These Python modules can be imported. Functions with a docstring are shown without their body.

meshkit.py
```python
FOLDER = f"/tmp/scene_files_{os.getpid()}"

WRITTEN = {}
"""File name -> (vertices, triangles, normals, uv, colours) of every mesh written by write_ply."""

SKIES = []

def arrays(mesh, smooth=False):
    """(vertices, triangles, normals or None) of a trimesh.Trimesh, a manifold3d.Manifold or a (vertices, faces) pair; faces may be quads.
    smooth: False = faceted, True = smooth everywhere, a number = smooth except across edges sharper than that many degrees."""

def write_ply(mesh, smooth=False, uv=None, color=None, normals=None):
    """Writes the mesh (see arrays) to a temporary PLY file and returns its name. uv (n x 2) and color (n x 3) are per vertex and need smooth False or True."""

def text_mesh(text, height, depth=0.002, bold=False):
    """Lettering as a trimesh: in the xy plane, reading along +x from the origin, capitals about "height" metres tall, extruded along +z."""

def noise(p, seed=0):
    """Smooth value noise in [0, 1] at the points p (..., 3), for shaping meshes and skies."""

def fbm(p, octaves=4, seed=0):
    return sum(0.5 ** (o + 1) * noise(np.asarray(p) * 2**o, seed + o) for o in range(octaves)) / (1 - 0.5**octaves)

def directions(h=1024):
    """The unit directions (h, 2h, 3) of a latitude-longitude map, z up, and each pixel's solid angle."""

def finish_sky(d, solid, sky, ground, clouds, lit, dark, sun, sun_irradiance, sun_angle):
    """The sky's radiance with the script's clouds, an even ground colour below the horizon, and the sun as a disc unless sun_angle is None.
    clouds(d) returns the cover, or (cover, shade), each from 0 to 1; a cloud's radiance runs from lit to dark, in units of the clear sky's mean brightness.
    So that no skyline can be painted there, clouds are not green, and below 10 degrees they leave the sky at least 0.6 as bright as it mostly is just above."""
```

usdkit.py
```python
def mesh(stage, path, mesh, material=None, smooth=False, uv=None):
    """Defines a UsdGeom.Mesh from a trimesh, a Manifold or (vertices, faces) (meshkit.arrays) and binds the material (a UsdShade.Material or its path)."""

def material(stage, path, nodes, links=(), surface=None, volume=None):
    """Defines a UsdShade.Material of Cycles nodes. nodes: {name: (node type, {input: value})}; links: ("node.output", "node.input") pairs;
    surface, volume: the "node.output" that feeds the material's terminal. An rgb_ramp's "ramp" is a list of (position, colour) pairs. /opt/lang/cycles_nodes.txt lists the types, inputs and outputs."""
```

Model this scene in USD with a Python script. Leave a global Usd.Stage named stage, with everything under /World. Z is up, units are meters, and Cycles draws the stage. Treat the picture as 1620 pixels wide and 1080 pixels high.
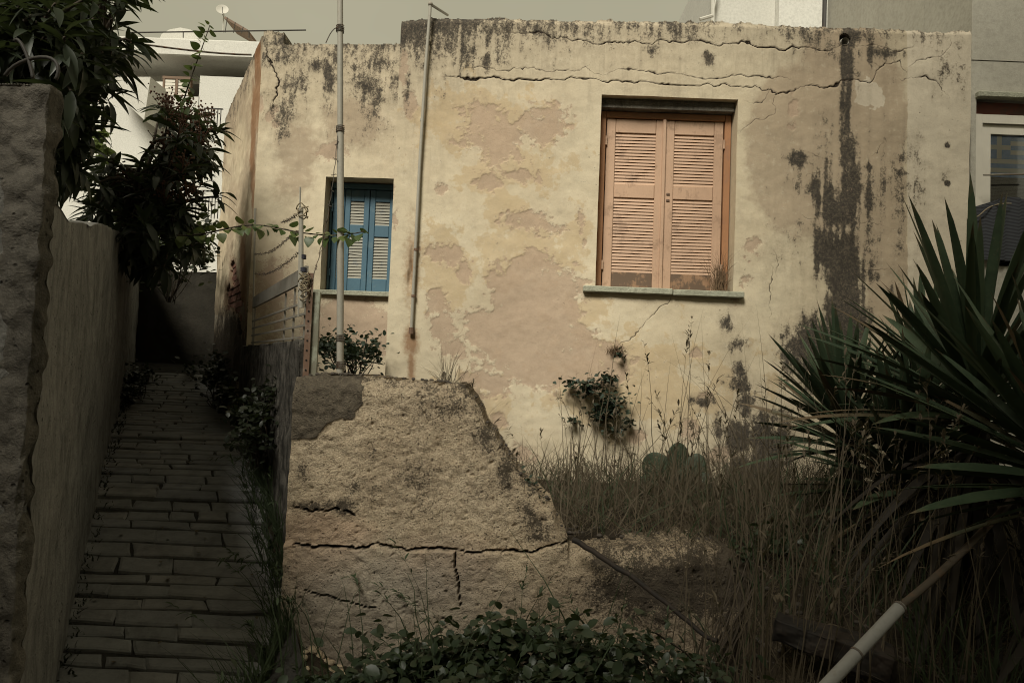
import math, random
import numpy as np, trimesh
import usdkit, meshkit
from meshkit import fbm, noise
from shapely.geometry import Polygon, Point
import shapely
from pxr import Usd, UsdGeom, UsdLux, UsdShade, Gf, Sdf, Vt

stage = Usd.Stage.CreateInMemory()
UsdGeom.Xform.Define(stage, '/World')
UsdGeom.Scope.Define(stage, '/World/Looks')
random.seed(5)
rng = np.random.default_rng(11)

# ------------------------------------------------------------------ camera
F_PX, EYE = 1080.0, np.array([0.0, 0.0, 1.6])
PITCH, ROLL = math.radians(2.5), math.radians(2.2)
FWD = np.array([0, math.cos(PITCH), math.sin(PITCH)])
_R0, _U0 = np.array([1.0, 0, 0]), np.array([0, -math.sin(PITCH), math.cos(PITCH)])
RIGHT = _R0 * math.cos(ROLL) + _U0 * math.sin(ROLL)
UP = _U0 * math.cos(ROLL) - _R0 * math.sin(ROLL)
cam = UsdGeom.Camera.Define(stage, '/World/camera')
cam.CreateHorizontalApertureAttr(36.0); cam.CreateVerticalApertureAttr(24.0); cam.CreateFocalLengthAttr(24.0)
cam.CreateClippingRangeAttr(Gf.Vec2f(0.05, 5000)); cam.CreateFStopAttr(0.0)
EXPOSURE = 1.5
cam.CreateExposureAttr(EXPOSURE)
_m = Gf.Matrix4d(*RIGHT, 0, *UP, 0, *(-FWD), 0, *EYE, 1)
cam.AddTransformOp().Set(_m)

# ------------------------------------------------------------------ sky and sun
SUN = np.array([-0.30, -0.70, 0.78]); SUN /= np.linalg.norm(SUN)
SUN_I, SUN_ANGLE, SKY_S = 0.40, 21.0, 0.05
SHADE_LOW, SHADE_MID, SHADE_TALL = 9.1, 5.7, 12.5     # roof heights of the added, unseen house blocks that shade the scene
CLOUD_LOW, CLOUD_HIGH = (2.82, 2.62, 1.80), (3.15, 2.92, 2.02)
sun = UsdLux.DistantLight.Define(stage, '/World/sun')
sun.CreateNormalizeAttr(True); sun.CreateIntensityAttr(SUN_I); sun.CreateAngleAttr(SUN_ANGLE)
sun.CreateColorAttr(Gf.Vec3f(1.0, 0.955, 0.83))
_x = np.cross([0, 0, 1], SUN); _x /= np.linalg.norm(_x); _y = np.cross(SUN, _x)
sun.AddTransformOp().Set(Gf.Matrix4d(*_x, 0, *_y, 0, *SUN, 0, 0, 0, 0, 1))
sky_mat = usdkit.material(stage, '/World/Looks/overcast_sky', {
    'tc': ('texture_coordinate', {}),
    'sky': ('sky_texture', {'sky_type': 'single_scattering', 'sun_disc': False, 'sun_elevation': math.asin(SUN[2]), 'sun_rotation': math.atan2(SUN[0], SUN[1]), 'aerosol_density': 3.0}),
    'n': ('noise_texture', {'scale': 2.2, 'detail': 4.0, 'roughness': 0.55}),
    'cl': ('rgb_ramp', {'ramp': [(0.3, CLOUD_LOW), (0.7, CLOUD_HIGH)]}),
    'mix': ('mix', {'mix_type': 'mix', 'fac': 0.96}),
    'bg': ('background_shader', {'strength': SKY_S})},
    [('tc.generated', 'n.vector'), ('n.fac', 'cl.fac'), ('sky.color', 'mix.color1'), ('cl.color', 'mix.color2'), ('mix.color', 'bg.color')], surface='bg.background')
dome = UsdLux.DomeLight.Define(stage, '/World/sky')
UsdShade.MaterialBindingAPI.Apply(dome.GetPrim()).Bind(sky_mat)
dome.GetPrim().SetCustomDataByKey('kind', 'structure')

# ------------------------------------------------------------------ helpers: projection
def ray(px, py):
    return FWD + RIGHT * ((px - 810) / F_PX) - UP * ((py - 540) / F_PX)
def at_y(px, py, y):
    d = ray(px, py); return EYE + d * (y / d[1])
def on_plane(px, py, p0, n):
    d = ray(px, py); return EYE + d * (np.dot(np.asarray(p0) - EYE, n) / np.dot(d, n))
def proj(P):
    q = np.asarray(P, float) - EYE
    w = q @ FWD
    return 810 + F_PX * (q @ RIGHT) / w, 540 - F_PX * (q @ UP) / w

Zv = np.array([0, 0, 1.0])
# ------------------------------------------------------------------ helpers: prims
_used = {}
def numbered(path):
    k = _used.get(path, -1) + 1; _used[path] = k
    return path if k == 0 else f'{path}_{k:03d}'
def tagp(p, label=None, cat=None, group=None, kind=None):
    for k, v in (('label', label), ('category', cat), ('group', group), ('kind', kind)):
        if v: p.SetCustomDataByKey(k, v)
    return p
def thing(name, label, cat, group=None, kind=None, loc=(0, 0, 0)):
    x = UsdGeom.Xform.Define(stage, numbered('/World/' + name))
    if tuple(loc) != (0, 0, 0): x.AddTranslateOp().Set(Gf.Vec3d(*map(float, loc)))
    return tagp(x.GetPrim(), label, cat, group, kind)
def pm(x):
    return np.asarray(x, float)
def put(name, mesh, mat, parent=None, smooth=False, label=None, cat=None, group=None, kind=None, attrs=None, quiet=False):
    base = str(parent.GetPath()) if parent is not None else '/World'
    if parent is not None and parent.IsA(UsdGeom.Xform):
        t = UsdGeom.Xformable(parent).GetLocalTransformation().ExtractTranslation()
        if t != Gf.Vec3d(0, 0, 0):
            v, f = meshkit.arrays(mesh)[:2]; mesh = (v - np.array(t), f)
    m = usdkit.mesh(stage, numbered(base + '/' + name), mesh, M[mat], smooth=smooth)
    if attrs:
        for k, a in attrs.items():
            UsdGeom.PrimvarsAPI(m).CreatePrimvar(k, Sdf.ValueTypeNames.FloatArray, 'vertex').Set(Vt.FloatArray.FromNumpy(np.asarray(a, np.float32)))
    return tagp(m.GetPrim(), label, cat, group, kind)

# ------------------------------------------------------------------ helpers: shapes
def frame_box(o, ax, ay, az, x0, x1, y0, y1, z0, z1, bev=0.0):
    """A (bevelled) box spanning x0..x1 etc. along the three axes from origin o."""
    b = min(bev, (x1 - x0) / 2.2, (y1 - y0) / 2.2, (z1 - z0) / 2.2)
    if b > 0:
        pts = []
        for X, sx in ((x0, 1), (x1, -1)):
            for Y, sy in ((y0, 1), (y1, -1)):
                for Z, sz in ((z0, 1), (z1, -1)):
                    pts += [(X, Y + sy * b, Z + sz * b), (X + sx * b, Y, Z + sz * b), (X + sx * b, Y + sy * b, Z)]
        m = trimesh.convex.convex_hull(np.array(pts))
    else:
        m = trimesh.creation.box(bounds=[[x0, y0, z0], [x1, y1, z1]])
    v = np.array(m.vertices)
    A = np.stack([ax, ay, az])
    f = np.array(m.faces)
    if np.linalg.det(A) < 0: f = f[:, ::-1]
    return trimesh.Trimesh(np.asarray(o) + v @ A, f, process=False)
def cat(ms):
    vs, fs, n = [], [], 0
    for m in ms:
        v, f = (m.vertices, m.faces) if hasattr(m, 'vertices') else m
        vs.append(np.asarray(v)); fs.append(np.asarray(f) + n); n += len(v)
    return np.vstack(vs), np.vstack(fs)
def tube(pts, r, sides=8, cap=True):
    p = pm(pts); n = len(p)
    r = np.broadcast_to(np.asarray(r, float), (n,))
    t = np.gradient(p, axis=0); t /= np.linalg.norm(t, axis=1, keepdims=True) + 1e-12
    ref = np.array([0.31, 0.17, 0.93]) if abs(t[0, 2]) < 0.9 else np.array([1.0, 0.2, 0])
    a = np.cross(t, ref); a /= np.linalg.norm(a, axis=1, keepdims=True); b = np.cross(t, a)
    ang = np.arange(sides) * 2 * np.pi / sides
    v = p[:, None] + r[:, None, None] * (np.cos(ang)[None, :, None] * a[:, None] + np.sin(ang)[None, :, None] * b[:, None])
    i, j = np.meshgrid(np.arange(n - 1), np.arange(sides), indexing='ij')
    q = np.stack([i * sides + j, i * sides + (j + 1) % sides, (i + 1) * sides + (j + 1) % sides, (i + 1) * sides + j], -1).reshape(-1, 4)
    f = np.vstack([q[:, [0, 1, 2]], q[:, [0, 2, 3]]])
    v = v.reshape(-1, 3)
    if cap:
        v = np.vstack([v, p[0], p[-1]]); k = np.arange(sides); L = (n - 1) * sides
        f = np.vstack([f, np.stack([(k + 1) % sides, k, np.full(sides, n * sides)], 1), np.stack([L + k, L + (k + 1) % sides, np.full(sides, n * sides + 1)], 1)])
    return v, f
def spline(ctrl, n):
    c = pm(ctrl); t = np.linspace(0, len(c) - 1, n)
    from scipy.interpolate import CubicSpline
    if len(c) < 3: return np.stack([np.interp(t, np.arange(len(c)), c[:, k]) for k in range(c.shape[1])], 1)
    return CubicSpline(np.arange(len(c)), c)(t)
def rough(m, size, amp, freq, seed=0, amp2=0.0, freq2=20):
    v, f = trimesh.remesh.subdivide_to_size(np.asarray(m.vertices), np.asarray(m.faces), size)
    t = trimesh.Trimesh(v, f); t.merge_vertices()
    v = np.array(t.vertices)
    n = np.array(t.vertex_normals)
    d = (fbm(v * freq, 4, seed) - 0.5) * 2 * amp
    if amp2: d = d + (fbm(v * freq2, 3, seed + 9) - 0.5) * 2 * amp2
    return trimesh.Trimesh(v + n * d[:, None], t.faces, process=False)
def segdist(px, py, line):
    d = np.full(px.shape, 1e9)
    for (x0, y0), (x1, y1) in zip(line[:-1], line[1:]):
        dx, dy = x1 - x0, y1 - y0
        t = np.clip(((px - x0) * dx + (py - y0) * dy) / (dx * dx + dy * dy + 1e-9), 0, 1)
        d = np.minimum(d, np.hypot(px - x0 - t * dx, py - y0 - t * dy))
    return d
def blobs(px, py, items, soft=1.0):
    """Signed field, > 0 inside the blobs (x, y, rx, ry[, gain])."""
    f = np.full(px.shape, -1.0)
    for it in items:
        x, y, rx, ry = it[:4]
        f = np.maximum(f, (1 - np.hypot((px - x) / rx, (py - y) / ry)) * (it[4] if len(it) > 4 else 1.0))
    return f
_ROT = np.array([[0.36, 0.48, -0.80], [-0.80, 0.60, 0.0], [0.48, 0.64, 0.60]])
def rfbm(P, octaves, seed): return fbm(np.asarray(P) @ _ROT.T + seed * 3.7, octaves, seed)
def crackfield(px, py, P, lines, seed):
    """Nearest crack: unsigned distance, signed distance and half width, all in picture pixels of the design drawing."""
    wx = (noise(P * 16, seed) - .5) * 7 + (noise(P * 45, seed + 1) - .5) * 3.5
    wy = (noise(P * 16, seed + 2) - .5) * 7 + (noise(P * 45, seed + 3) - .5) * 3.5
    cd, csd, cw = np.full(px.shape, 30.0), np.full(px.shape, 30.0), np.full(px.shape, .3)
    for c, w in lines:
        xs, ys = [p[0] for p in c], [p[1] for p in c]
        b = (px > min(xs) - 12) & (px < max(xs) + 12) & (py > min(ys) - 12) & (py < max(ys) + 12)
        if not b.any(): continue
        X, Y = px[b] + wx[b], py[b] + wy[b]
        best, sg = np.full(X.shape, 1e9), np.ones(X.shape)
        for (x0, y0), (x1, y1) in zip(c[:-1], c[1:]):
            dx, dy = x1 - x0, y1 - y0; L = math.hypot(dx, dy)
            t = np.clip(((X - x0) * dx + (Y - y0) * dy) / (L * L + 1e-9), 0, 1)
            d = np.hypot(X - x0 - t * dx, Y - y0 - t * dy)
            s_ = np.sign(dx * (Y - y0) - dy * (X - x0)); up = d < best
            best = np.where(up, d, best); sg = np.where(up, s_, sg)
        tp = np.minimum(np.hypot(X - xs[0], Y - ys[0]), np.hypot(X - xs[-1], Y - ys[-1]))
        w_ = w * (.25 + 1.3 * noise(P[b] * 7, seed + 5)) * np.clip(tp / 28, .12, 1)
        up = best < cd[b]
        cd[b] = np.where(up, best, cd[b]); csd[b] = np.where(up, best * sg, csd[b]); cw[b] = np.where(up, w_, cw[b])
    return cd, csd, cw
def inpoly(px, py, pts):
    return shapely.contains_xy(Polygon(pts), px.ravel(), py.ravel()).reshape(px.shape)
def smooth01(x, a, b):
    t = np.clip((x - a) / (b - a), 0, 1); return t * t * (3 - 2 * t)

def sheet(p0, ud, u0, u1, z0, z1, step, shape, back):
    """A wall face as a fine relief. shape(u, z, px, py, P) -> (keep mask per vertex, outward relief, attrs). Edges are closed back by `back` metres."""
    ud = pm(ud); out = np.array([ud[1], -ud[0], 0.0])
    us, zs = np.arange(u0, u1 + step / 2, step), np.arange(z0, z1 + step / 2, step)
    U, Z = np.meshgrid(us, zs)
    P = pm(p0)[None, None] + U[..., None] * ud + Z[..., None] * np.array([0, 0, 1.0]) - np.array([0, 0, pm(p0)[2]])
    px, py = proj(P)
    keep, rel, attrs = shape(U, Z, px, py, P)
    V = P + rel[..., None] * out
    cell = keep[:-1, :-1] & keep[1:, :-1] & keep[:-1, 1:] & keep[1:, 1:]
    idx = np.arange(U.size).reshape(U.shape)
    a, b, c, d = (x[cell] for x in (idx[:-1, :-1], idx[:-1, 1:], idx[1:, 1:], idx[1:, :-1]))
    f = np.vstack([np.stack([a, b, c], 1), np.stack([a, c, d], 1)])
    pad = np.pad(cell, 1)
    C = pad[1:-1, 1:-1]
    edges = []
    for nb, (s, e) in ((pad[:-2, 1:-1], (idx[:-1, :-1], idx[:-1, 1:])), (pad[2:, 1:-1], (idx[1:, 1:], idx[1:, :-1])), (pad[1:-1, :-2], (idx[1:, :-1], idx[:-1, :-1])), (pad[1:-1, 2:], (idx[:-1, 1:], idx[1:, 1:]))):
        w = C & ~nb
        edges.append(np.stack([s[w], e[w]], 1))
    ed = np.vstack(edges)
    V = V.reshape(-1, 3)
    n0 = len(V); E_ = len(ed)
    s0, e0 = V[ed[:, 0]], V[ed[:, 1]]
    sb, eb = s0 - out * back, e0 - out * back
    k = np.arange(E_) + n0
    fs = np.vstack([np.stack([k + E_, k, k + 2 * E_], 1), np.stack([k + E_, k + 2 * E_, k + 3 * E_], 1)])
    V2 = np.vstack([V, s0, e0, sb, eb])
    A = {kk: np.concatenate([x.ravel()] + [x.ravel()[ed[:, 0]], x.ravel()[ed[:, 1]]] * 2) for kk, x in attrs.items()}
    f = np.vstack([f, fs])
    used = np.unique(f); remap = np.full(len(V2), -1); remap[used] = np.arange(len(used))
    return (V2[used], remap[f]), {kk: x[used] for kk, x in A.items()}

# ------------------------------------------------------------------ helpers: materials
class R(str): pass
class G:
    def __init__(s): s.n, s.l, s.k = {}, [], 0
    def __call__(s, kind, **kw):
        s.k += 1; name = f'{kind}_{s.k}'; vals = {}
        for a, v in kw.items():
            if isinstance(v, R): s.l.append((str(v), f'{name}.{a}'))
            else: vals[a] = v
        s.n[name] = (kind, vals); return lambda o: R(f'{name}.{o}')
    def pos(s): return s('geometry')('position')
    def noise(s, scale, detail=4.0, rough=0.6, vec=None, dist=0.0):
        return s('noise_texture', scale=scale, detail=detail, roughness=rough, vector=vec if vec is not None else s.pos(), distortion=dist)('fac')
    def att(s, name): return s('attribute', attribute=name)('fac')
    def mth(s, op, a, b=0.5, c=0.0): return s('math', math_type=op, value1=a, value2=b, value3=c)('value')
    def rng(s, v, a, b, c=0.0, d=1.0, kind='linear'): return s('map_range', range_type=kind, value=v, from_min=a, from_max=b, to_min=c, to_max=d, clamp=True)('result')
    def mix(s, f, a, b, kind='mix'): return s('mix', mix_type=kind, fac=f, color1=a, color2=b)('color')
    def ramp(s, f, stops): return s('rgb_ramp', ramp=stops, fac=f)('color')
    def bump(s, h, strength=0.5, dist=0.01): return s('bump', height=h, strength=strength, distance=dist)('normal')
    def scaled(s, sc, vec=None): return s('mapping', vector=vec if vec is not None else s.pos(), scale=sc)('vector')
    def edge(s, field, jitter_scale, jitter, width=0.03):
        """Crisp ragged mask from a smooth field."""
        n = s.noise(jitter_scale, 4.0, 0.65)
        v = s.mth('add', field, s.mth('multiply', s.mth('subtract', n, 0.5), jitter))
        return s.rng(v, -width, width)
    def done(s, name, color, rough=0.85, normal=None, **kw):
        a = dict(base_color=color, roughness=rough, **kw)
        if normal is not None: a['normal'] = normal
        a.setdefault('specular_ior_level', 0.3)
        b = s('principled_bsdf', **a)('BSDF')
        return s.close(name, b)
    def close(s, name, out):
        M[name] = usdkit.material(stage, '/World/Looks/' + name, s.n, s.l, surface=str(out)); return M[name]
M = {}

def plaster(name, paint, paint2, bare, bare2, mold=(0.035, 0.032, 0.028)):
    g = G()
    n1 = g.noise(1.3, 5, 0.6); n2 = g.noise(9, 5, 0.65); n3 = g.noise(70, 4, 0.7)
    base = g.mix(g.rng(n1, 0.35, 0.65), paint, paint2)
    base = g.mix(g.mth('multiply', g.rng(n2, 0.45, 0.75), 0.35), base, tuple(np.array(paint2) * 0.82))
    # vertical dirt runs
    run_shade = g.noise(5, 5, 0.7, g.scaled((3.0, 3.0, 0.35)))
    base = g.mix(g.mth('multiply', g.rng(run_shade, 0.52, 0.75), g.mth('multiply', g.att('run_shade'), 0.75)), base, (0.19, 0.155, 0.115))
    base = g.mix(g.mth('multiply', g.rng(g.att('run_shade'), 0.2, 1.0), 0.38), base, (0.33, 0.285, 0.22))  # wash of real grime that also paints in vignette darkening at the top
    oc = g.edge(g.att('ochre'), 26, 0.7, 0.05)
    base = g.mix(g.mth('multiply', oc, 0.55), base, g.mix(g.rng(n2, 0.3, 0.7), (0.42, 0.30, 0.155), (0.50, 0.385, 0.235)))
    tan = g.edge(g.att('tan'), 14, 0.5, 0.10)
    base = g.mix(g.mth('multiply', tan, 0.7), base, (0.33, 0.255, 0.18))
    pf = g.mth('add', g.att('peel'), g.mth('multiply', g.mth('subtract', g.noise(19, 7, 0.78), 0.5), 1.5))
    pe = g.edge(pf, 80, 0.9, 0.05)
    soft = g.edge(g.att('peel'), 5, 0.6, 0.5)
    base = g.mix(g.mth('multiply', soft, 0.28), base, bare2)
    mot = g.noise(13, 7, 0.75); mot2 = g.noise(4.5, 6, 0.7)
    base = g.mix(g.mth('multiply', g.rng(mot, 0.52, 0.68), g.rng(mot2, 0.42, 0.6, 0, 0.38)), base, (0.36, 0.30, 0.225))
    base = g.mix(g.rng(g.noise(17, 6, 0.75), 0.55, 0.7, 0, 0.35), base, (0.66, 0.60, 0.47))
    barec = g.mix(g.rng(g.noise(24, 5, 0.7), 0.3, 0.7), bare, bare2)
    barec = g.mix(g.rng(g.noise(160, 2, 0.5), 0.58, 0.75, 0, 0.5), barec, (0.16, 0.115, 0.085))
    base = g.mix(g.mth('multiply', pe, 0.78), base, barec)
    # pale rim where the coat has lifted
    li = g.edge(g.att('lime'), 12, 0.4, 0.08)
    base = g.mix(g.mth('multiply', li, 0.75), base, (0.56, 0.50, 0.40))
    mA = g.noise(26, 6, 0.78, g.scaled((1, 1, 0.62))); mB = g.noise(7, 5, 0.7, g.scaled((1.6, 1.6, 0.45)))
    mf = g.mth('add', g.mth('multiply', g.att('mold'), 0.85), g.mth('add', g.mth('multiply', g.mth('subtract', mA, 0.5), 2.1), g.mth('multiply', g.mth('subtract', mB, 0.5), 1.5)))
    mf = g.mth('add', mf, g.mth('multiply', g.mth('subtract', g.noise(75, 4, 0.7), 0.5), 1.3))
    mo = g.rng(mf, 0.05, 0.35); mo2 = g.rng(mf, -0.7, 0.35)
    base = g.mix(g.mth('multiply', mo2, 0.34), base, (0.20, 0.16, 0.115))
    base = g.mix(g.mth('multiply', mo, 0.78), base, (0.085, 0.072, 0.055))
    base = g.mix(g.mth('multiply', g.rng(mf, 0.3, 0.55), 0.92), base, g.mix(g.rng(g.noise(46, 6, 0.8), 0.47, 0.66), mold, (0.12, 0.10, 0.075)))
    ru = g.edge(g.att('rust'), 30, 0.8, 0.25)
    base = g.mix(g.mth('multiply', ru, 0.75), base, (0.20, 0.085, 0.03))
    base = g.mix(g.rng(g.att('crack'), 0.15, 0.9, 0, 0.55), base, (0.12, 0.095, 0.07))
    cl_ = g.mth('multiply', g.rng(g.mth('subtract', g.mth('absolute', g.att('csd')), g.att('cw')), -0.25, 0.25, 1, 0), g.rng(g.att('cd'), 2.2, 3.2, 1, 0))
    base = g.mix(cl_, base, (0.025, 0.019, 0.014))
    spk = g.mth('multiply', g.rng(g.noise(34, 3, 0.6), 0.68, 0.74), g.rng(g.noise(2.1, 2), 0.45, 0.6))
    base = g.mix(g.mth('multiply', spk, 0.8), base, (0.10, 0.08, 0.06))
    fl = g.mth('multiply', g.rng(g.noise(48, 6, 0.8), 0.60, 0.63), g.rng(g.noise(3.1, 4, 0.65), 0.47, 0.56))
    base = g.mix(g.mth('multiply', fl, 0.6), base, bare)
    base = g.mix(g.rng(g.noise(140, 3, 0.7), 0.52, 0.75, 0, 0.35), base, tuple(np.array(bare2) * 0.8))
    h = g.mth('add', g.mth('multiply', n3, 0.5), g.mth('add', g.mth('multiply', n2, 0.8), g.mth('multiply', pe, -0.75)))
    h = g.mth('add', h, g.mth('multiply', g.noise(190, 2, 0.5), g.rng(pe, 0, 1, 0.1, 0.5)))
    return g.done(name, base, 0.92, g.bump(h, 0.5, 0.005), specular_ior_level=0.12)
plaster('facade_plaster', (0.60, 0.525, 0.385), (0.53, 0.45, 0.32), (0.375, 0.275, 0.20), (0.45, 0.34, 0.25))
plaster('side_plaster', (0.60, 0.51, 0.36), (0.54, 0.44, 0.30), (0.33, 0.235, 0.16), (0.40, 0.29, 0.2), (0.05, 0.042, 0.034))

def concrete(name, c1, c2, dark, pits=True, streak=0.5, dscale=3.0, dlo=0.45, dhi=0.7, bump=0.9):
    g = G()
    n1 = g.noise(2.2, 6, 0.65); n2 = g.noise(28, 5, 0.7); n3 = g.noise(120, 3, 0.7)
    c = g.mix(g.rng(n1, 0.32, 0.68), c1, c2)
    c = g.mix(g.rng(n2, 0.42, 0.75, 0, 0.55), c, tuple(np.array(c1) * 0.55))
    c = g.mix(g.rng(n3, 0.5, 0.8, 0, 0.5), c, tuple(np.minimum(np.array(c2) * 1.3, 0.8)))
    st = g.noise(dscale, 6, 0.74, g.scaled((2.0, 2.0, 0.75)))
    c = g.mix(g.mth('multiply', g.rng(st, dlo, dhi), streak), c, dark)
    if pits:
        v = g('voronoi_texture', scale=30.0, vector=g.pos(), randomness=1.0)('distance')
        pit = g.mth('multiply', g.rng(v, 0.10, 0.24, 1, 0), g.rng(g.noise(7, 3), 0.47, 0.62))
        c = g.mix(g.mth('multiply', pit, 0.8), c, tuple(np.array(dark) * 0.7))
    h = g.mth('add', n2, g.mth('multiply', n3, 0.5))
    if pits: h = g.mth('subtract', h, g.mth('multiply', pit, 0.8))
    return g.done(name, c, 0.95, g.bump(h, bump, 0.012), specular_ior_level=0.1)
concrete('dark_concrete', (0.17, 0.165, 0.152), (0.27, 0.262, 0.24), (0.05, 0.048, 0.043), True, 0.6, 4.5, 0.45, 0.65)
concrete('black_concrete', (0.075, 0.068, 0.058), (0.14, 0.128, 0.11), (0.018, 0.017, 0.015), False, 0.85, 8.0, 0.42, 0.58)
concrete('end_wall_plaster', (0.022, 0.020, 0.015), (0.036, 0.032, 0.025), (0.018, 0.016, 0.013), False, 0.8)  # shade put into the colour: base sunk to near black
concrete('mortar_grey', (0.035, 0.033, 0.03), (0.06, 0.057, 0.05), (0.015, 0.014, 0.012), False, 0.7)
concrete('neighbour_stucco', (0.37, 0.35, 0.295), (0.42, 0.40, 0.34), (0.31, 0.29, 0.24), False, 0.35, 1.2, bump=0.15)
concrete('rubble_stone', (0.36, 0.28, 0.19), (0.47, 0.38, 0.26), (0.08, 0.065, 0.05), False, 0.6)
concrete('mortar_sand', (0.22, 0.165, 0.115), (0.29, 0.225, 0.16), (0.08, 0.06, 0.045), False, 0.5)
concrete('stone_sill', (0.33, 0.33, 0.25), (0.42, 0.42, 0.33), (0.17, 0.16, 0.12), False, 0.4)
concrete('white_stucco', (0.60, 0.585, 0.53), (0.65, 0.635, 0.58), (0.5, 0.485, 0.435), False, 0.25, 1.0, bump=0.15)
concrete('grey_stucco', (0.55, 0.535, 0.48), (0.59, 0.575, 0.52), (0.5, 0.48, 0.42), False, 0.3, 0.8, bump=0.12)
concrete('lintel_concrete', (0.13, 0.12, 0.10), (0.19, 0.17, 0.14), (0.03, 0.027, 0.022), False, 0.8, 6)

def retaining():
    g = G()
    n1 = g.noise(2.0, 6, 0.65); n2 = g.noise(24, 5, 0.7); n3 = g.noise(95, 4, 0.7)
    c = g.mix(g.rng(n1, 0.3, 0.7), (0.54, 0.43, 0.295), (0.62, 0.51, 0.365))
    c = g.mix(g.rng(n2, 0.4, 0.75, 0, 0.6), c, (0.31, 0.225, 0.14))
    c = g.mix(g.rng(n3, 0.5, 0.72, 0, 0.7), c, (0.66, 0.56, 0.41))
    c = g.mix(g.rng(n3, 0.47, 0.28, 0, 0.8), c, (0.10, 0.07, 0.045))
    c = g.mix(g.rng(g.noise(190, 2, 0.6), 0.45, 0.3, 0, 0.6), c, (0.12, 0.09, 0.06))
    c = g.mix(g.mth('multiply', g.edge(g.att('pink'), 10, 0.6, 0.3), 0.6), c, (0.48, 0.335, 0.235))
    c = g.mix(g.mth('multiply', g.edge(g.att('grey'), 8, 0.7, 0.4), 0.7), c, (0.36, 0.33, 0.275))
    c = g.mix(g.mth('multiply', g.edge(g.att('dirt'), 7, 0.9, 0.5), 0.55), c, (0.19, 0.15, 0.11))
    mm_ = g.mth('add', g.att('mold'), g.mth('add', g.mth('multiply', g.mth('subtract', g.noise(36, 6, 0.75), 0.5), 2.0), g.mth('multiply', g.mth('subtract', g.noise(110, 3, 0.7), 0.5), 1.6)))
    c = g.mix(g.mth('multiply', g.rng(mm_, -0.5, 0.3), 0.35), c, (0.13, 0.10, 0.07))
    c = g.mix(g.mth('multiply', g.rng(mm_, 0.05, 0.35), 0.85), c, (0.045, 0.038, 0.03))
    pat = g.edge(g.att('patch'), 30, 0.4, 0.03)
    c = g.mix(pat, c, g.mix(g.rng(n2, 0.3, 0.7), (0.075, 0.064, 0.05), (0.17, 0.142, 0.105)))
    c = g.mix(g.mth('multiply', pat, g.rng(n3, 0.5, 0.68, 0, 0.6)), c, (0.23, 0.19, 0.14))
    v = g('voronoi_texture', scale=44.0, vector=g.pos())('distance')
    pit = g.mth('multiply', g.rng(v, 0.08, 0.2, 1, 0), g.rng(g.noise(6, 3), 0.40, 0.58))
    c = g.mix(g.mth('multiply', g.rng(g.noise(62, 4, 0.7), 0.60, 0.66), 0.75), c, (0.085, 0.066, 0.048))
    c = g.mix(g.mth('multiply', pit, 0.85), c, (0.07, 0.055, 0.04))
    c = g.mix(g.rng(g.att('crack'), 0.2, 0.7), c, (0.02, 0.016, 0.012))
    h = g.mth('subtract', g.mth('add', n2, g.mth('add', g.mth('multiply', n3, 0.9), g.mth('multiply', g.noise(210, 2, 0.6), 0.5))), g.mth('multiply', pit, 0.9))
    return g.done('rubble_concrete', c, 0.95, g.bump(h, 1.0, 0.016), specular_ior_level=0.1)
retaining()

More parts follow.
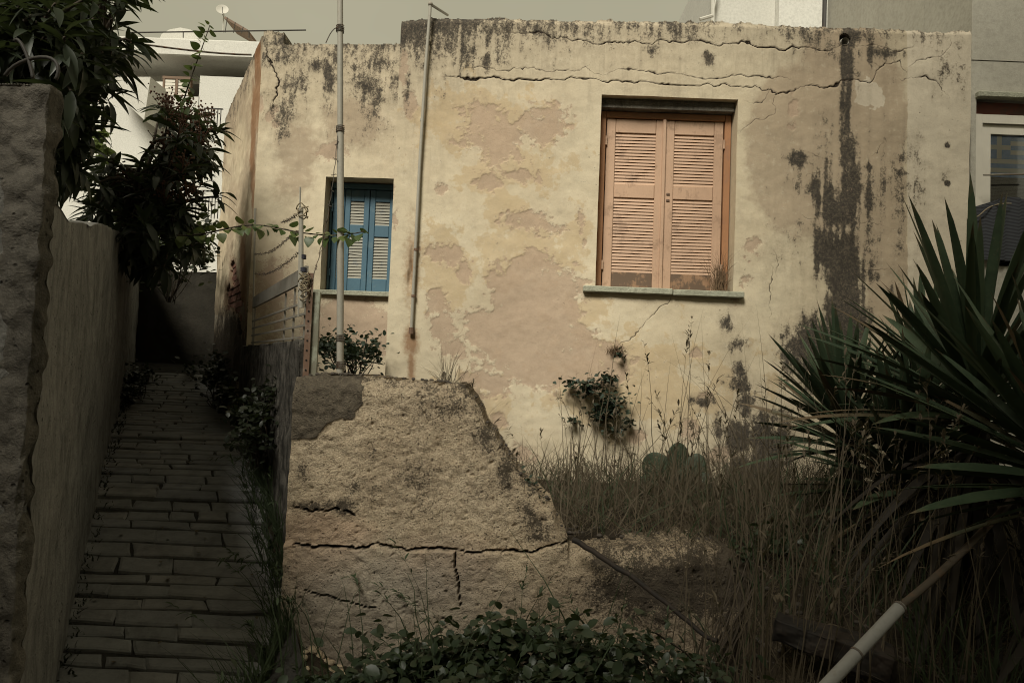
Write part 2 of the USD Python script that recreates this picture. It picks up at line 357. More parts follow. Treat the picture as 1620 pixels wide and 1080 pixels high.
def paint(name, c, worn, k=0.55, rough=0.55, grain=(30, 30, 3)):
    g = G(); n = g.noise(7, 6, 0.7); gr = g.noise(6, 5, 0.7, g.scaled(grain))
    col = g.mix(g.rng(g.noise(2.5, 3), 0.3, 0.7), c, tuple(np.array(c) * 0.82))
    col = g.mix(g.rng(gr, 0.5, 0.8, 0, 0.35), col, tuple(np.array(c) * 0.6))
    col = g.mix(g.rng(g.mth('add', n, g.mth('multiply', gr, 0.25)), k + 0.14, k + 0.22, 0, 0.85), col, worn)
    g.done(name, col, rough, g.bump(gr, 0.25, 0.003))
paint('peach_paint', (0.52, 0.345, 0.235), (0.33, 0.215, 0.145), 0.53)
paint('orange_paint', (0.38, 0.19, 0.095), (0.28, 0.15, 0.09))
paint('rotten_wood', (0.33, 0.20, 0.12), (0.10, 0.07, 0.05), 0.4)
paint('blue_paint', (0.07, 0.14, 0.19), (0.10, 0.16, 0.19))
paint('faded_slat_paint', (0.25, 0.24, 0.19), (0.15, 0.16, 0.15))
paint('white_frame_paint', (0.66, 0.62, 0.53), (0.5, 0.45, 0.37), 0.7)
paint('weathered_board', (0.30, 0.31, 0.24), (0.16, 0.15, 0.11), 0.42)
paint('grey_wood', (0.30, 0.27, 0.22), (0.17, 0.14, 0.11), 0.45)
paint('dark_beam_wood', (0.030, 0.022, 0.016), (0.014, 0.012, 0.010), 0.45, 0.8)
paint('red_brown_paint', (0.17, 0.055, 0.035), (0.09, 0.05, 0.035), 0.45)
paint('brown_window_paint', (0.16, 0.10, 0.06), (0.1, 0.07, 0.05), 0.6)

def metal(name, c, rust, amount=0.6, rough=0.6):
    g = G(); n = g.noise(14, 6, 0.7)
    col = g.mix(g.rng(n, amount, amount + 0.15), c, rust)
    col = g.mix(g.rng(g.noise(60, 3), 0.5, 0.8, 0, 0.4), col, tuple(np.array(c) * 0.6))
    g.done(name, col, rough, g.bump(n, 0.2, 0.003))
metal('grey_pipe', (0.33, 0.31, 0.26), (0.20, 0.15, 0.1), 0.64)
metal('rusty_steel', (0.15, 0.09, 0.06), (0.22, 0.17, 0.13), 0.5)
metal('white_rail', (0.21, 0.195, 0.165), (0.16, 0.11, 0.08), 0.54)
metal('wire', (0.10, 0.085, 0.07), (0.12, 0.06, 0.03), 0.5)
metal('dark_iron', (0.05, 0.045, 0.04), (0.08, 0.05, 0.03), 0.6)
metal('pale_pole', (0.24, 0.235, 0.22), (0.17, 0.15, 0.12), 0.6)
metal('rust_pole', (0.07, 0.055, 0.04), (0.11, 0.065, 0.04), 0.5)
metal('plastic_tie', (0.04, 0.04, 0.055), (0.035, 0.035, 0.045), 0.6)
metal('pale_metal', (0.5, 0.48, 0.42), (0.4, 0.36, 0.3), 0.6)

def slate():
    g = G()
    r = g('object_info')('random'); n = g.noise(6, 6, 0.7); n2 = g.noise(45, 4, 0.7)
    c = g.ramp(r, [(0, (0.155, 0.155, 0.152)), (0.4, (0.19, 0.19, 0.184)), (0.8, (0.215, 0.205, 0.19)), (1, (0.17, 0.174, 0.18))])
    c = g.mix(g.rng(n, 0.4, 0.7, 0, 0.7), c, (0.065, 0.062, 0.057))
    c = g.mix(g.rng(n2, 0.55, 0.75, 0, 0.5), c, (0.22, 0.21, 0.19))
    g.done('slate', c, 0.7, g.bump(g.mth('add', n, g.mth('multiply', n2, 0.4)), 0.6, 0.012), specular_ior_level=0.3)
slate()
def soil():
    g = G(); n = g.noise(9, 6, 0.7); n2 = g.noise(60, 4, 0.7)
    c = g.mix(g.rng(n, 0.35, 0.65), (0.022, 0.018, 0.013), (0.042, 0.033, 0.023))
    c = g.mix(g.rng(n2, 0.62, 0.74, 0, 0.5), c, (0.14, 0.115, 0.085))
    c = g.mix(g.mth('multiply', g.rng(g.noise(150, 3, 0.7), 0.5, 0.65), g.rng(g.noise(3.5, 3), 0.45, 0.6, 0, 0.7)), c, (0.17, 0.135, 0.085))
    g.done('soil', c, 0.95, g.bump(g.mth('add', n, n2), 0.9, 0.02), specular_ior_level=0.1)
soil()
def leafy(name, stops, trans=0.25, rough=0.45, back=None, spec=0.4, island=True):
    g = G()
    r = g('geometry')('random_per_island') if island else g('object_info')('random')
    c = g.ramp(r, stops)
    c = g.mix(g.rng(g.noise(25, 3), 0.45, 0.75, 0, 0.4), c, tuple(np.array(stops[0][1]) * 0.7))
    b = g('principled_bsdf', base_color=c, roughness=rough, specular_ior_level=spec)('BSDF')
    t = g('translucent_bsdf', color=g.mix(0.5, c, (0.10, 0.13, 0.03), 'add'))('BSDF')
    g.close(name, g('mix_closure', fac=trans, closure1=b, closure2=t)('closure'))
leafy('loquat_leaf', [(0, (0.020, 0.028, 0.014)), (0.5, (0.032, 0.043, 0.020)), (0.8, (0.06, 0.072, 0.034)), (0.93, (0.12, 0.12, 0.055)), (1, (0.20, 0.12, 0.055))], 0.16)
def yucca_mat(name, stops, brown):
    g = G(); r = g('object_info')('random'); al = g.att('along')
    c = g.ramp(r, stops)
    c = g.mix(g.rng(g.noise(9, 5, 0.7), 0.45, 0.72, 0, 0.5), c, tuple(np.array(stops[-1][1]) * 1.25))
    c = g.mix(g.rng(g.noise(60, 4, 0.7), 0.58, 0.72, 0, 0.45), c, (0.11, 0.10, 0.06))
    tipn = g.mth('add', al, g.mth('multiply', g.mth('subtract', g.noise(14, 3), 0.5), 0.35))
    c = g.mix(g.rng(tipn, brown, brown + 0.12, 0, 0.9), c, (0.12, 0.085, 0.05))
    c = g.mix(g.rng(al, 0.14, 0.0, 0, 0.7), c, (0.15, 0.14, 0.09))
    b = g('principled_bsdf', base_color=c, roughness=0.55, specular_ior_level=0.25, normal=g.bump(g.noise(40, 3, 0.6), 0.25, 0.004))('BSDF')
    g.close(name, b)
yucca_mat('yucca_leaf', [(0, (0.024, 0.040, 0.022)), (0.6, (0.038, 0.060, 0.032)), (1, (0.058, 0.082, 0.044))], 0.90)
yucca_mat('yucca_dusty', [(0, (0.06, 0.065, 0.04)), (0.6, (0.09, 0.08, 0.05)), (1, (0.13, 0.105, 0.06))], 0.6)
leafy('yucca_dead', [(0, (0.022, 0.017, 0.012)), (0.7, (0.042, 0.032, 0.021)), (1, (0.085, 0.065, 0.042))], 0.05, 0.8)
leafy('vine_leaf', [(0, (0.045, 0.075, 0.022)), (0.6, (0.07, 0.105, 0.03)), (1, (0.12, 0.14, 0.04))], 0.3, island=False)
leafy('vine_leaf_mass', [(0, (0.02, 0.028, 0.012)), (0.6, (0.035, 0.045, 0.018)), (1, (0.06, 0.07, 0.026))], 0.2)
leafy('bramble_leaf', [(0, (0.022, 0.034, 0.016)), (0.6, (0.036, 0.054, 0.024)), (1, (0.06, 0.082, 0.034))], 0.15)
leafy('ivy_leaf', [(0, (0.026, 0.040, 0.026)), (0.6, (0.042, 0.06, 0.038)), (1, (0.07, 0.09, 0.055))], 0.12)
leafy('dark_weed', [(0, (0.014, 0.018, 0.009)), (0.6, (0.024, 0.030, 0.014)), (1, (0.045, 0.05, 0.022))], 0.12)
g = G(); _v = g('voronoi_texture', scale=34.0, vector=g.pos(), randomness=.5)('distance')
_c = g.mix(g.rng(g.noise(14, 5, .7), .4, .7), (0.03, 0.043, 0.026), (0.055, 0.068, 0.04))
_c = g.mix(g.rng(g.noise(22, 5, .75), .6, .7, 0, .7), _c, (0.12, 0.095, 0.06)); _c = g.mix(g.rng(_v, .10, .16, 1, 0), _c, (0.20, 0.17, 0.11))
g.done('cactus_skin', _c, .6, g.bump(_v, .4, .006))
leafy('dry_grass', [(0, (0.10, 0.08, 0.055)), (0.35, (0.27, 0.225, 0.155)), (0.65, (0.48, 0.41, 0.29)), (0.93, (0.70, 0.62, 0.47)), (1, (0.22, 0.13, 0.09))], 0.15, 0.7, spec=0.2)
leafy('green_grass', [(0, (0.04, 0.055, 0.028)), (0.5, (0.085, 0.10, 0.055)), (1, (0.20, 0.20, 0.115))], 0.2, 0.6, spec=0.2)
leafy('flower_brown', [(0, (0.10, 0.05, 0.03)), (0.6, (0.20, 0.10, 0.065)), (1, (0.30, 0.18, 0.12))], 0.1, 0.9)
leafy('twig', [(0, (0.05, 0.038, 0.026)), (1, (0.09, 0.07, 0.048))], 0.0, 0.9)
leafy('dry_twig', [(0, (0.16, 0.105, 0.06)), (1, (0.27, 0.19, 0.11))], 0.0, 0.9)
leafy('brick_clay', [(0, (0.12, 0.05, 0.034)), (0.5, (0.17, 0.075, 0.05)), (1, (0.21, 0.11, 0.08))], 0.0, 0.95, island=False)
leafy('pebble', [(0, (0.06, 0.05, 0.04)), (0.8, (0.14, 0.12, 0.095)), (1, (0.4, 0.37, 0.31))], 0.0, 0.9)
g = G(); g.done('dark_void', (0.012, 0.010, 0.008), 0.9)
g = G(); g.done('roof_membrane', (0.3, 0.28, 0.24), 0.9)
g = G(); g.done('rope', g.mix(g.rng(g.noise(90, 2), 0.4, 0.6), (0.30, 0.25, 0.17), (0.2, 0.16, 0.1)), 0.9)
g = G()
g.done('net_cloth', g.mix(g.rng(g('wave_texture', vector=g.scaled((1, 1, 1)), scale=28.0, bands_direction='z', wave_type='bands', distortion=2.0, detail=3.0)('fac'), 0.4, 0.8), (0.018, 0.018, 0.02), (0.075, 0.08, 0.09)), 0.9)
g = G(); g.done('flag_blue', g.mix(g.rng(g.noise(40, 3), 0.4, 0.7), (0.20, 0.38, 0.80), (0.27, 0.46, 0.88)), 0.8)
g = G(); g.done('flag_white', (0.8, 0.8, 0.77), 0.8)
g = G()
g.close('pane_glass', g('mix_closure', fac=g('fresnel', IOR=1.5)('fac'), closure1=g('transparent_bsdf')('BSDF'), closure2=g('glossy_bsdf', roughness=0.03)('BSDF'))('closure'))

# ================================================================== LARGE STRUCTURE
YAW = math.radians(0.5)
UD = np.array([math.cos(YAW), -math.sin(YAW), 0.0]); OUT = np.array([UD[1], -UD[0], 0.0])
FP0 = np.array([0, 5.2, 0.0])          # the façade's plane
def fac(px, py, off=0.0): return on_plane(px, py, FP0 + OUT * off, OUT)
def fuz(px, py, p0=FP0):
    q = on_plane(px, py, p0, OUT); return np.dot(q - p0, UD), q[2]

# alley geometry, from its foot of wall in the picture
A0, A1 = at_y(90, 1080, 3.2), at_y(193, 640, 7.0)
AD = np.array([A1[0] - A0[0], A1[1] - A0[1], 0]); AD /= np.linalg.norm(AD)     # along the alley, away
AN = np.array([AD[1], -AD[0], 0])                                              # to its right
def alley_left(y): return A0[0] + (y - A0[1]) * AD[0] / AD[1]
ZA = ([-60, -3, 0, 2.3, 3.2, 4.55, 4.62, 5.6, 5.66, 7.0, 8.6, 9.6, 12, 60], [-0.6, -0.3, 0.0, 0.02, A0[2], 0.0, 0.0, 0.0, 0.0, A1[2], 1.45, 1.55, 1.7, 1.9])
ZA[1][5] = at_y(280, 782, 4.58)[2] - 0.05; ZA[1][6] = ZA[1][5] + 0.045
ZA[1][7] = ZA[1][6] + 0.235; ZA[1][8] = ZA[1][7] + 0.03
def za(y): return np.interp(y, *ZA)
RW_Y = 3.6                                # the retaining wall's face
RP0 = np.array([0, RW_Y, 0.0])
def rw(px, py, off=0.0): return on_plane(px, py, RP0 + OUT * off, OUT)
RW_L = rw(467, 700)[0]
LW_A = at_y(474, 542, 4.05); LW_B = at_y(388, 545, 6.05)      # the low wall's upper alley edge
LWD = (LW_B - LW_A) * [1, 1, 0]; LWD /= np.linalg.norm(LWD)
def low_left(y): return LW_A[0] + (y - LW_A[1]) * LWD[0] / LWD[1]

def ground_z(x, y):
    x, y = np.broadcast_arrays(pm(x), pm(y))
    zal = za(y)
    al = alley_left(y)
    # yard in front of the retaining wall
    yard = np.interp(y, [-60, -2, 1.5, 3.6, 60], [-0.6, -0.3, -0.05, 0.02, 0.05]) + 0.30 * smooth01(x, 0.9, 1.6) * smooth01(y, 1.2, 2.9)
    ter = 0.70 + 0.10 * smooth01(y, 3.7, 5.2) + 0.10 * smooth01(x, 1.2, 3.5)
    ter = ter + (1.46 - ter) * (1 - smooth01(x, -0.50, 0.02))
    ter = ter * 1.0
    right = np.where(y > RW_Y + 0.2, ter, yard)
    # right of x = 1.3 the bank falls gently from the terrace to the yard
    bank = yard + (ter - yard) * smooth01(y, 2.5, 4.0)
    right = right + (bank - right) * smooth01(x, 1.05, 1.35)
    bnd = np.where(y > LW_A[1], low_left(y) + 0.12, np.where(y > RW_Y + 0.02, RW_L + 0.1, al + 1.15 + 0.0 * y))
    w = np.where(y > RW_Y + 0.02, smooth01(x, bnd - 0.06, bnd + 0.06), smooth01(x, bnd - 0.15, bnd + 0.35))
    z = zal * (1 - w) + right * w
    lw = smooth01(x, al - 0.28, al - 0.12)
    return z * lw + (zal + 0.75 * smooth01(y, 2.6, 3.6)) * (1 - lw)
ax = np.concatenate([-np.geomspace(80, 7.2, 14), np.arange(-7, 6.51, 0.06), np.geomspace(6.8, 80, 14)])
ay = np.concatenate([-np.geomspace(80, 4.2, 14), np.arange(-4, 12.01, 0.06), np.geomspace(12.3, 90, 14)])
GX, GY = np.meshgrid(ax, ay)
gz = ground_z(GX, GY)
gp = np.stack([GX, GY, gz], -1)
near_alley = np.exp(-np.clip(np.abs(GX - (alley_left(GY) + 0.5)) - 0.55, 0, None) * 6)
gz = gz + (fbm(gp * 3.0, 4, 3) - 0.5) * 0.10 * (1 - 0.8 * near_alley) + (fbm(gp * 11, 3, 4) - 0.5) * 0.05 * (1 - 0.6 * near_alley) - 0.03 * near_alley
gp[..., 2] = gz
i = np.arange(GX.size).reshape(GX.shape)
q = np.stack([i[:-1, :-1], i[:-1, 1:], i[1:, 1:], i[1:, :-1]], -1).reshape(-1, 4)
put('ground', (gp.reshape(-1, 3), q), 'soil', smooth=True, kind='structure')

# ---- alley paving, stone by stone
pav = UsdGeom.Xform.Define(stage, '/World/alley_paving').GetPrim(); tagp(pav, kind='structure')
yb_ = np.arange(2.0, 9.7, 0.03); xb_ = np.linspace(-0.08, 1.16, 12)
BX, BY = np.meshgrid(xb_, yb_); bz_ = za(BY) - 0.013 + (fbm(np.stack([BX, BY, BX * 0], -1) * 18, 3, 33) - .5) * .012
ib = np.arange(BX.size).reshape(BX.shape)
put('mortar_bed', (np.stack([BX + alley_left(BY), BY, bz_], -1).reshape(-1, 3), np.stack([ib[:-1, :-1], ib[:-1, 1:], ib[1:, 1:], ib[1:, :-1]], -1).reshape(-1, 4)), 'mortar_grey', pav, smooth=True)
y = 2.2
while y < 8.4:
    pitch = random.uniform(0.075, 0.15)
    y1 = y + pitch
    if y < 4.585 < y1: y1 = 4.585
    if y < 5.63 < y1: y1 = 5.63
    if y1 - y < 0.05: y = y1; continue
    w0, w1 = -0.02, float(min(1.12, (RW_L if y < 3.9 else low_left(y)) - alley_left(y) - 0.05))
    cuts = [w0]
    while cuts[-1] < w1 - 0.22: cuts.append(cuts[-1] + random.uniform(0.17, 0.46))
    cuts[-1] = w1 + random.uniform(-0.05, 0.06)
    skew = random.uniform(-0.03, 0.05)
    for c0, c1 in zip(cuts[:-1], cuts[1:]):
        gap = random.uniform(0.0015, 0.004)
        gx = gap + random.uniform(0.001, 0.004)
        e = [(c0 + gx, y + gap), (c1 - gx, y + gap), (c1 - gx, y1 - gap), (c0 + gx, y1 - gap)]
        ring, top = [], []
        dz, tx, ty = random.uniform(-0.004, 0.003), random.uniform(-0.008, 0.008), random.uniform(-0.012, 0.012)
        for (a, b) in e:
            b += skew * (a - 0.5) + random.uniform(-0.008, 0.008); a += random.uniform(-0.014, 0.014)
            ring.append((a, b))
        # a mid point on the long sides for an uneven edge
        r8 = []
        for k in range(4):
            p, n_ = np.array(ring[k]), np.array(ring[(k + 1) % 4])
            r8.append(p); r8.append((p + n_) / 2 + np.array([random.uniform(-0.006, 0.006), random.uniform(-0.012, 0.012)]))
        r8 = np.array(r8); cen = r8.mean(0)
        inn = cen + (r8 - cen) * np.array([1 - 0.016 / (c1 - c0) * 2, 1 - 0.012 / (y1 - y) * 2])
        base_z = lambda a, b: float(za(np.clip(b, y + 0.012, y1 - 0.012)))
        zc = base_z(*cen)
        sl = (base_z(0, y1) - base_z(0, y)) / (y1 - y)
        def w3(p, dzz):
            return [alley_left(p[1]) + p[0], p[1], zc + sl * (p[1] - cen[1]) + tx * (p[0] - cen[0]) + ty * (p[1] - cen[1]) * 0.5 + dz + dzz]
        vv = [w3(p, -0.085) for p in r8] + [w3(p, -0.006) for p in r8] + [w3(p, random.uniform(-0.002, 0.002)) for p in inn] + [w3(cen, random.uniform(-0.003, 0.004))]
        ff = []
        for k in range(8):
            k2 = (k + 1) % 8
            ff += [(k, k2, 8 + k2), (k, 8 + k2, 8 + k), (8 + k, 8 + k2, 16 + k2), (8 + k, 16 + k2, 16 + k), (16 + k, 16 + k2, 24)]
        put('paving_stone', (np.array(vv), np.array(ff)), 'slate', pav)
    y = y1

# ================================================================== THE OLD HOUSE
house = thing('old_house', 'derelict flat roofed cream house with cracked peeling plaster', 'house')
C1 = [(700,120.5),(711,122),(733,123.5),(752,125),(780,123.5),(825,125),(931,125.5),(958,130),(970,126),(990,130),(1025,133),(1084,134),(1126,135),(1170,135),(1205,141),(1218,141.5),(1228,149),(1247,147),(1262,139.5),(1284,136),(1307,142),(1331,131),(1358,127.6),(1375,131),(1397,102.5),(1426,97),(1436,118)]
C1a = [(1436,107),(1465,91),(1489,89),(1500,78),(1506,61)]
C1b = [(1424,125),(1461,120),(1481,128),(1502,154)]
C2 = [(792,50.6),(854,52),(879,59),(906,63.5),(948,71),(962,66),(1000,67),(1015,70.4),(1042,64.7),(1074,67),(1104,63.7),(1121,68),(1138,71.6),(1173,66),(1197,72),(1220,76.5),(1242,79.5),(1254,74.6),(1289,81),(1313,79.5),(1331,73.6)]
C3 = [(960,118),(980,110),(1000,110),(1039,114.5),(1074,118),(1096,123.5),(1133,123.5),(1163,121),(1202,119),(1252,125)]
THIN = [[(690,76),(724,77)],[(725,106),(757,104),(804,113),(824,107),(873,112),(908,112),(928,107),(943,116),(960,118)],[(634,53),(647,53)],[(649,67),(672,58),(684,51)],
        [(1180,158),(1192,166),(1205,163),(1218,142)],[(1170,207),(1192,194),(1225,181),(1225,148)],[(1063,467),(1059,477),(1044,488),(1036,494),(1026,500),(1012,524),(1000,532),(975,548)],
        [(1280,240),(1292,247),(1302,252)],[(1273,280),(1290,275),(1303,268)],[(1268,342),(1280,348),(1296,345)],[(1355,355),(1375,352),(1400,357)],[(1365,425),(1390,426),(1412,424)],
        [(1378,245),(1390,240),(1398,225)],[(1225,395),(1230,420),(1228,440)],[(1400,560),(1420,570)],[(1375,100),(1397,102)],[(1350,75),(1385,72),(1420,80),(1450,70)],[(1220,500),(1222,415)]]
win_px = [(953,150),(1168,158),(1158,461),(943,454)]
WU = [fuz(*p) for p in win_px]
wu0, wu1 = (WU[0][0] + WU[3][0]) / 2, (WU[1][0] + WU[2][0]) / 2
wz0, wz1 = (WU[2][1] + WU[3][1]) / 2, (WU[0][1] + WU[1][1]) / 2
fu0 = (fuz(605, 595)[0] + fuz(637, 72)[0]) / 2
fu1 = fuz(1535, 200)[0]
TOPS = np.array([fuz(*p) for p in [(637,30),(700,26),(800,27),(900,31),(1000,31),(1120,33),(1250,38),(1330,43),(1400,43),(1535,46)]])
top_z = lambda u: np.interp(u, TOPS[:, 0], TOPS[:, 1])
HOLE = fuz(1336, 62)
def facade(U, Z, px, py, P):
    n1 = rfbm(P * 2.2, 4, 1); n2 = rfbm(P * 7, 4, 2); n3 = rfbm(P * 22, 3, 6)
    keep = (Z < top_z(U) + (n3 - 0.5) * 0.05 + (n1 - .5) * 0.03) & ~((U > wu0) & (U < wu1) & (Z > wz0) & (Z < wz1)) & (np.hypot(U - HOLE[0], Z - HOLE[1]) > 0.04)
    peel = blobs(px, py, [(850,480,78,78),(845,545,95,60),(870,575,110,45),(800,520,70,45),(835,435,40,40),(790,225,75,48),(760,190,55,38),(850,205,50,40),(880,360,50,26),(845,350,60,22),
        (690,478,20,28),(700,525,24,40),(722,553,30,26),(775,605,60,28),(930,555,34,45),(690,400,34,18),(715,405,30,22),(735,430,16,24),(778,290,30,16),(830,280,40,20),(1256,175,12,34),
        (640,110,10,40),(650,160,12,30),(617,300,8,30),(625,350,8,22),(918,345,9,20),(925,385,8,14),(1190,390,18,34),(1180,445,16,18),(820,720,34,22),(790,668,16,16),(1150,720,40,26),(1115,628,14,14),(1100,560,16,12),(1090,680,22,20),(1165,470,14,20),(700,300,12,14),(1010,690,20,14)])
    n4 = rfbm(P * 30, 3, 8)
    big = blobs(px, py, [(850,480,78,78),(845,545,95,60),(870,575,110,45),(800,520,70,45),(835,435,40,40)])
    peel = np.maximum(peel * 0.8 - 0.24, big * 1.1) + (n2 - 0.5) * 1.0 + (n1 - 0.5) * 0.7 + (n3 - .5) * .9 + (n4 - .5) * .6 - 0.06
    ochre = blobs(px, py, [(840,390,90,60),(810,260,100,60),(900,375,50,60),(800,330,40,60),(1000,600,200,80,.7),(700,420,60,60,.6),(740,650,80,50,.6),(930,490,40,30),(750,180,90,70)]) * 0.7 + (n2 - 0.5) * 1.3 + (n1 - 0.5) * 0.8 - 0.12
    tan = blobs(px, py, [(1300,230,90,130),(1380,250,60,190),(1260,170,60,60),(1400,400,40,140),(1235,250,60,100),(1330,120,60,80,.6)]) * 1.0 + (n1 - 0.5) * 0.8
    tan = np.where(px > 1436 + (n2 - 0.5) * 14, -1, tan)
    lime = np.maximum(blobs(px + (n2 - .5) * 40, py + (n3 - .5) * 40, [(1380,152,24,22),(1372,140,14,16)]) * 3, smooth01(px, 1432, 1440) * 0.9 - 0.4) + (n1 - 0.5) * 0.3
    dtop = (top_z(U) - Z)
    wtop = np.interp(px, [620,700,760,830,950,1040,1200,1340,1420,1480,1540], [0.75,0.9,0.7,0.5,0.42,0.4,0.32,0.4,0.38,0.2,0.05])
    mold = wtop * 1.25 - dtop * 2.2 + (n2 - 0.5) * 0.9 - 0.2
    mold = np.maximum(mold, blobs(px, py, [(1343,100,14,90,.72),(1341,190,13,100,.75),(1345,240,18,70,.8),(1347,290,30,70,1.15),(1328,330,50,60,.95),(1335,420,38,80,1.5),(1338,500,42,80,1.6),(1312,400,36,70,.95),(1370,310,60,60,.5),(1330,340,80,90,.35),(1400,300,50,60,.35),(1262,252,26,18,.7),(1290,300,24,30,.6),(1345,60,22,26,1.2),
        (1170,690,44,44,.7),(1215,690,60,60,.75),(1180,640,24,34,.7),(1172,585,16,26,.7),(1165,545,16,20,.6),(1175,610,24,24,.6),(1150,515,14,22,.5),(1190,740,60,40,.9),(1110,635,20,12,.7),(1300,560,70,80,1.2),(1120,92,14,16,.7),(1030,80,12,14,.6),
        (1440,240,16,26,.4),(1500,110,20,30,.3),(1395,85,60,14,.4),(770,90,10,22,.5),(748,84,16,20,.4),(645,125,10,50,.4),(1500,230,6,6,1.1),(1500,290,5,5,1.0)]) * 1.9 + (n2 - 0.5) * 1.3 + (n3 - .5) * .8 - 0.15)
    strk = noise(np.stack([U * 42, Z * 1.3, U * 0], -1), 71) - .5
    col = np.exp(-((px - 1340) / 70) ** 2)
    mold = mold + strk * .75 * col * smooth01(py, 60, 90) + strk * .5
    cd, csd, cw = crackfield(px, py, P, [(C1, .88), (C2, .76), (C3, .55), (C1a, .55), (C1b, .5)] + [(t, .4) for t in THIN], 55)
    crack = np.clip(1.0 - cd / (cw * 1.6 + .5), 0, 1)
    run_shade = np.clip(wtop * 0.5 + 0.75 - dtop * 0.75 + (n1 - .5) * .5, 0, 1) + smooth01(px, 1180, 1300) * 0.3  # top band: real grime plus vignette darkening put into the colour
    rust = blobs(px, py, [(651,540,14,26,.7),(651,580,6,50,.5),(652,420,12,60,.35)]) + (n2 - .5) * .3 - .1
    rel = (n1 - 0.5) * 0.04 + (n2 - 0.5) * 0.006 + (n3 - 0.5) * 0.003 - 0.004 * smooth01(peel, -0.15, 0.15) - 0.012 * smooth01(crack, 0.25, 0.9) * np.clip(cw, 0, 1) - 0.004 * smooth01(mold, 0, .5) * n3
    rel = rel - 0.03 * np.clip(blobs(px, py, [(652,420,5,34),(648,440,4,20)]), 0, 1) - 0.02 * smooth01(0.02 - dtop, -0.03, 0.02)
    return keep, rel, dict(peel=peel, ochre=ochre, tan=tan, lime=lime, mold=mold, crack=crack, cd=cd, csd=csd, cw=cw, run_shade=run_shade, rust=rust)
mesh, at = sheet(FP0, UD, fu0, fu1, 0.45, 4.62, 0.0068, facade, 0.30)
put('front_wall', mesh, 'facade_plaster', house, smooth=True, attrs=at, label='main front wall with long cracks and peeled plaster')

# recessed wing
WP0 = np.array([0, 6.2, 0.0])
def wing(px, py): return on_plane(px, py, WP0, OUT)
def wuz(px, py): return fuz(px, py, WP0)
ru0 = wuz(418, 60)[0] * 0.5 + wuz(396, 400)[0] * 0.5
bw = [wuz(511, 279), wuz(640, 284), wuz(513, 459)]
bu0, bu1, bz0, bz1 = (bw[0][0] + bw[2][0]) / 2, (bw[0][0] + bw[2][0]) / 2 + 0.92, bw[2][1], bw[0][1]
rtop = wuz(540, 72)[1]; rpier = wuz(430, 49)[1]; rpu = wuz(450, 60)[0]
RC = [(418.6,71),(423,88),(427,100),(438,116),(439,126),(438,149),(432,161),(429,175)]
def recess(U, Z, px, py, P):
    n1 = rfbm(P * 2.2, 4, 11); n2 = rfbm(P * 7, 4, 12); n3 = rfbm(P * 22, 3, 16)
    tz = np.where(U < rpu, rpier, rtop + 0.035 * (U - rpu))
    keep = (Z < tz + (n3 - 0.5) * 0.06) & ~((U > bu0) & (U < bu1) & (Z > bz0) & (Z < bz1))
    peel = np.maximum(blobs(px, py, [(550,490,60,26),(520,520,50,30),(570,530,60,40),(413,165,5,14),(428,184,7,9),(436,173,5,6),(436,196,6,7),(430,470,30,60,.5)]) * 0.9, blobs(px, py, [(520,240,30,14)]) * .6) + (n2 - 0.5) * 1.0 - 0.05
    mold = (rtop - Z) * -1.1 + np.interp(px, [400,440,470,500,530,560,630], [0.2,0.75,0.75,0.35,0.7,0.8,0.85]) + (n2 - 0.5) * 1.5 + (n1 - .5) * .8 - 0.32
    mold = np.maximum(mold, blobs(px, py, [(455,150,30,70,.9),(470,130,30,30,.8),(520,140,14,70,.8),(580,150,50,60,.7),(440,85,10,30,.9),(500,105,8,14,.9)]) + (n2 - .5) * 1.2 - .2)
    cd, csd, cw = crackfield(px, py, P, [(RC, 1.5)], 65); crack = np.clip(1.0 - cd / (cw * 1.6 + .5), 0, 1)
    tan = blobs(px, py, [(470,240,50,80,.5),(560,190,60,50,.5)]) + (n1 - .5) * .7 - .12
    run_shade = np.clip(0.9 - (rtop - Z) * 0.8, 0, 1)
    rel = (n1 - 0.5) * 0.05 + (n2 - 0.5) * 0.012 - 0.004 * smooth01(peel, -0.2, 0.2) - 0.012 * smooth01(crack, .3, .9)
    z = np.full_like(px, -1.0)
    return keep, rel, dict(peel=peel, ochre=z + .4 + (n2 - .5), tan=tan, lime=z, mold=mold, crack=crack, cd=cd, csd=csd, cw=cw, run_shade=run_shade, rust=z)
mesh, at = sheet(WP0, UD, ru0, fu0 + 0.45, 1.2, rpier + 0.1, 0.009, recess, 0.28)
put('recessed_wall', mesh, 'facade_plaster', house, smooth=True, attrs=at, label='recessed wing wall with mouldy top and blue shuttered window')

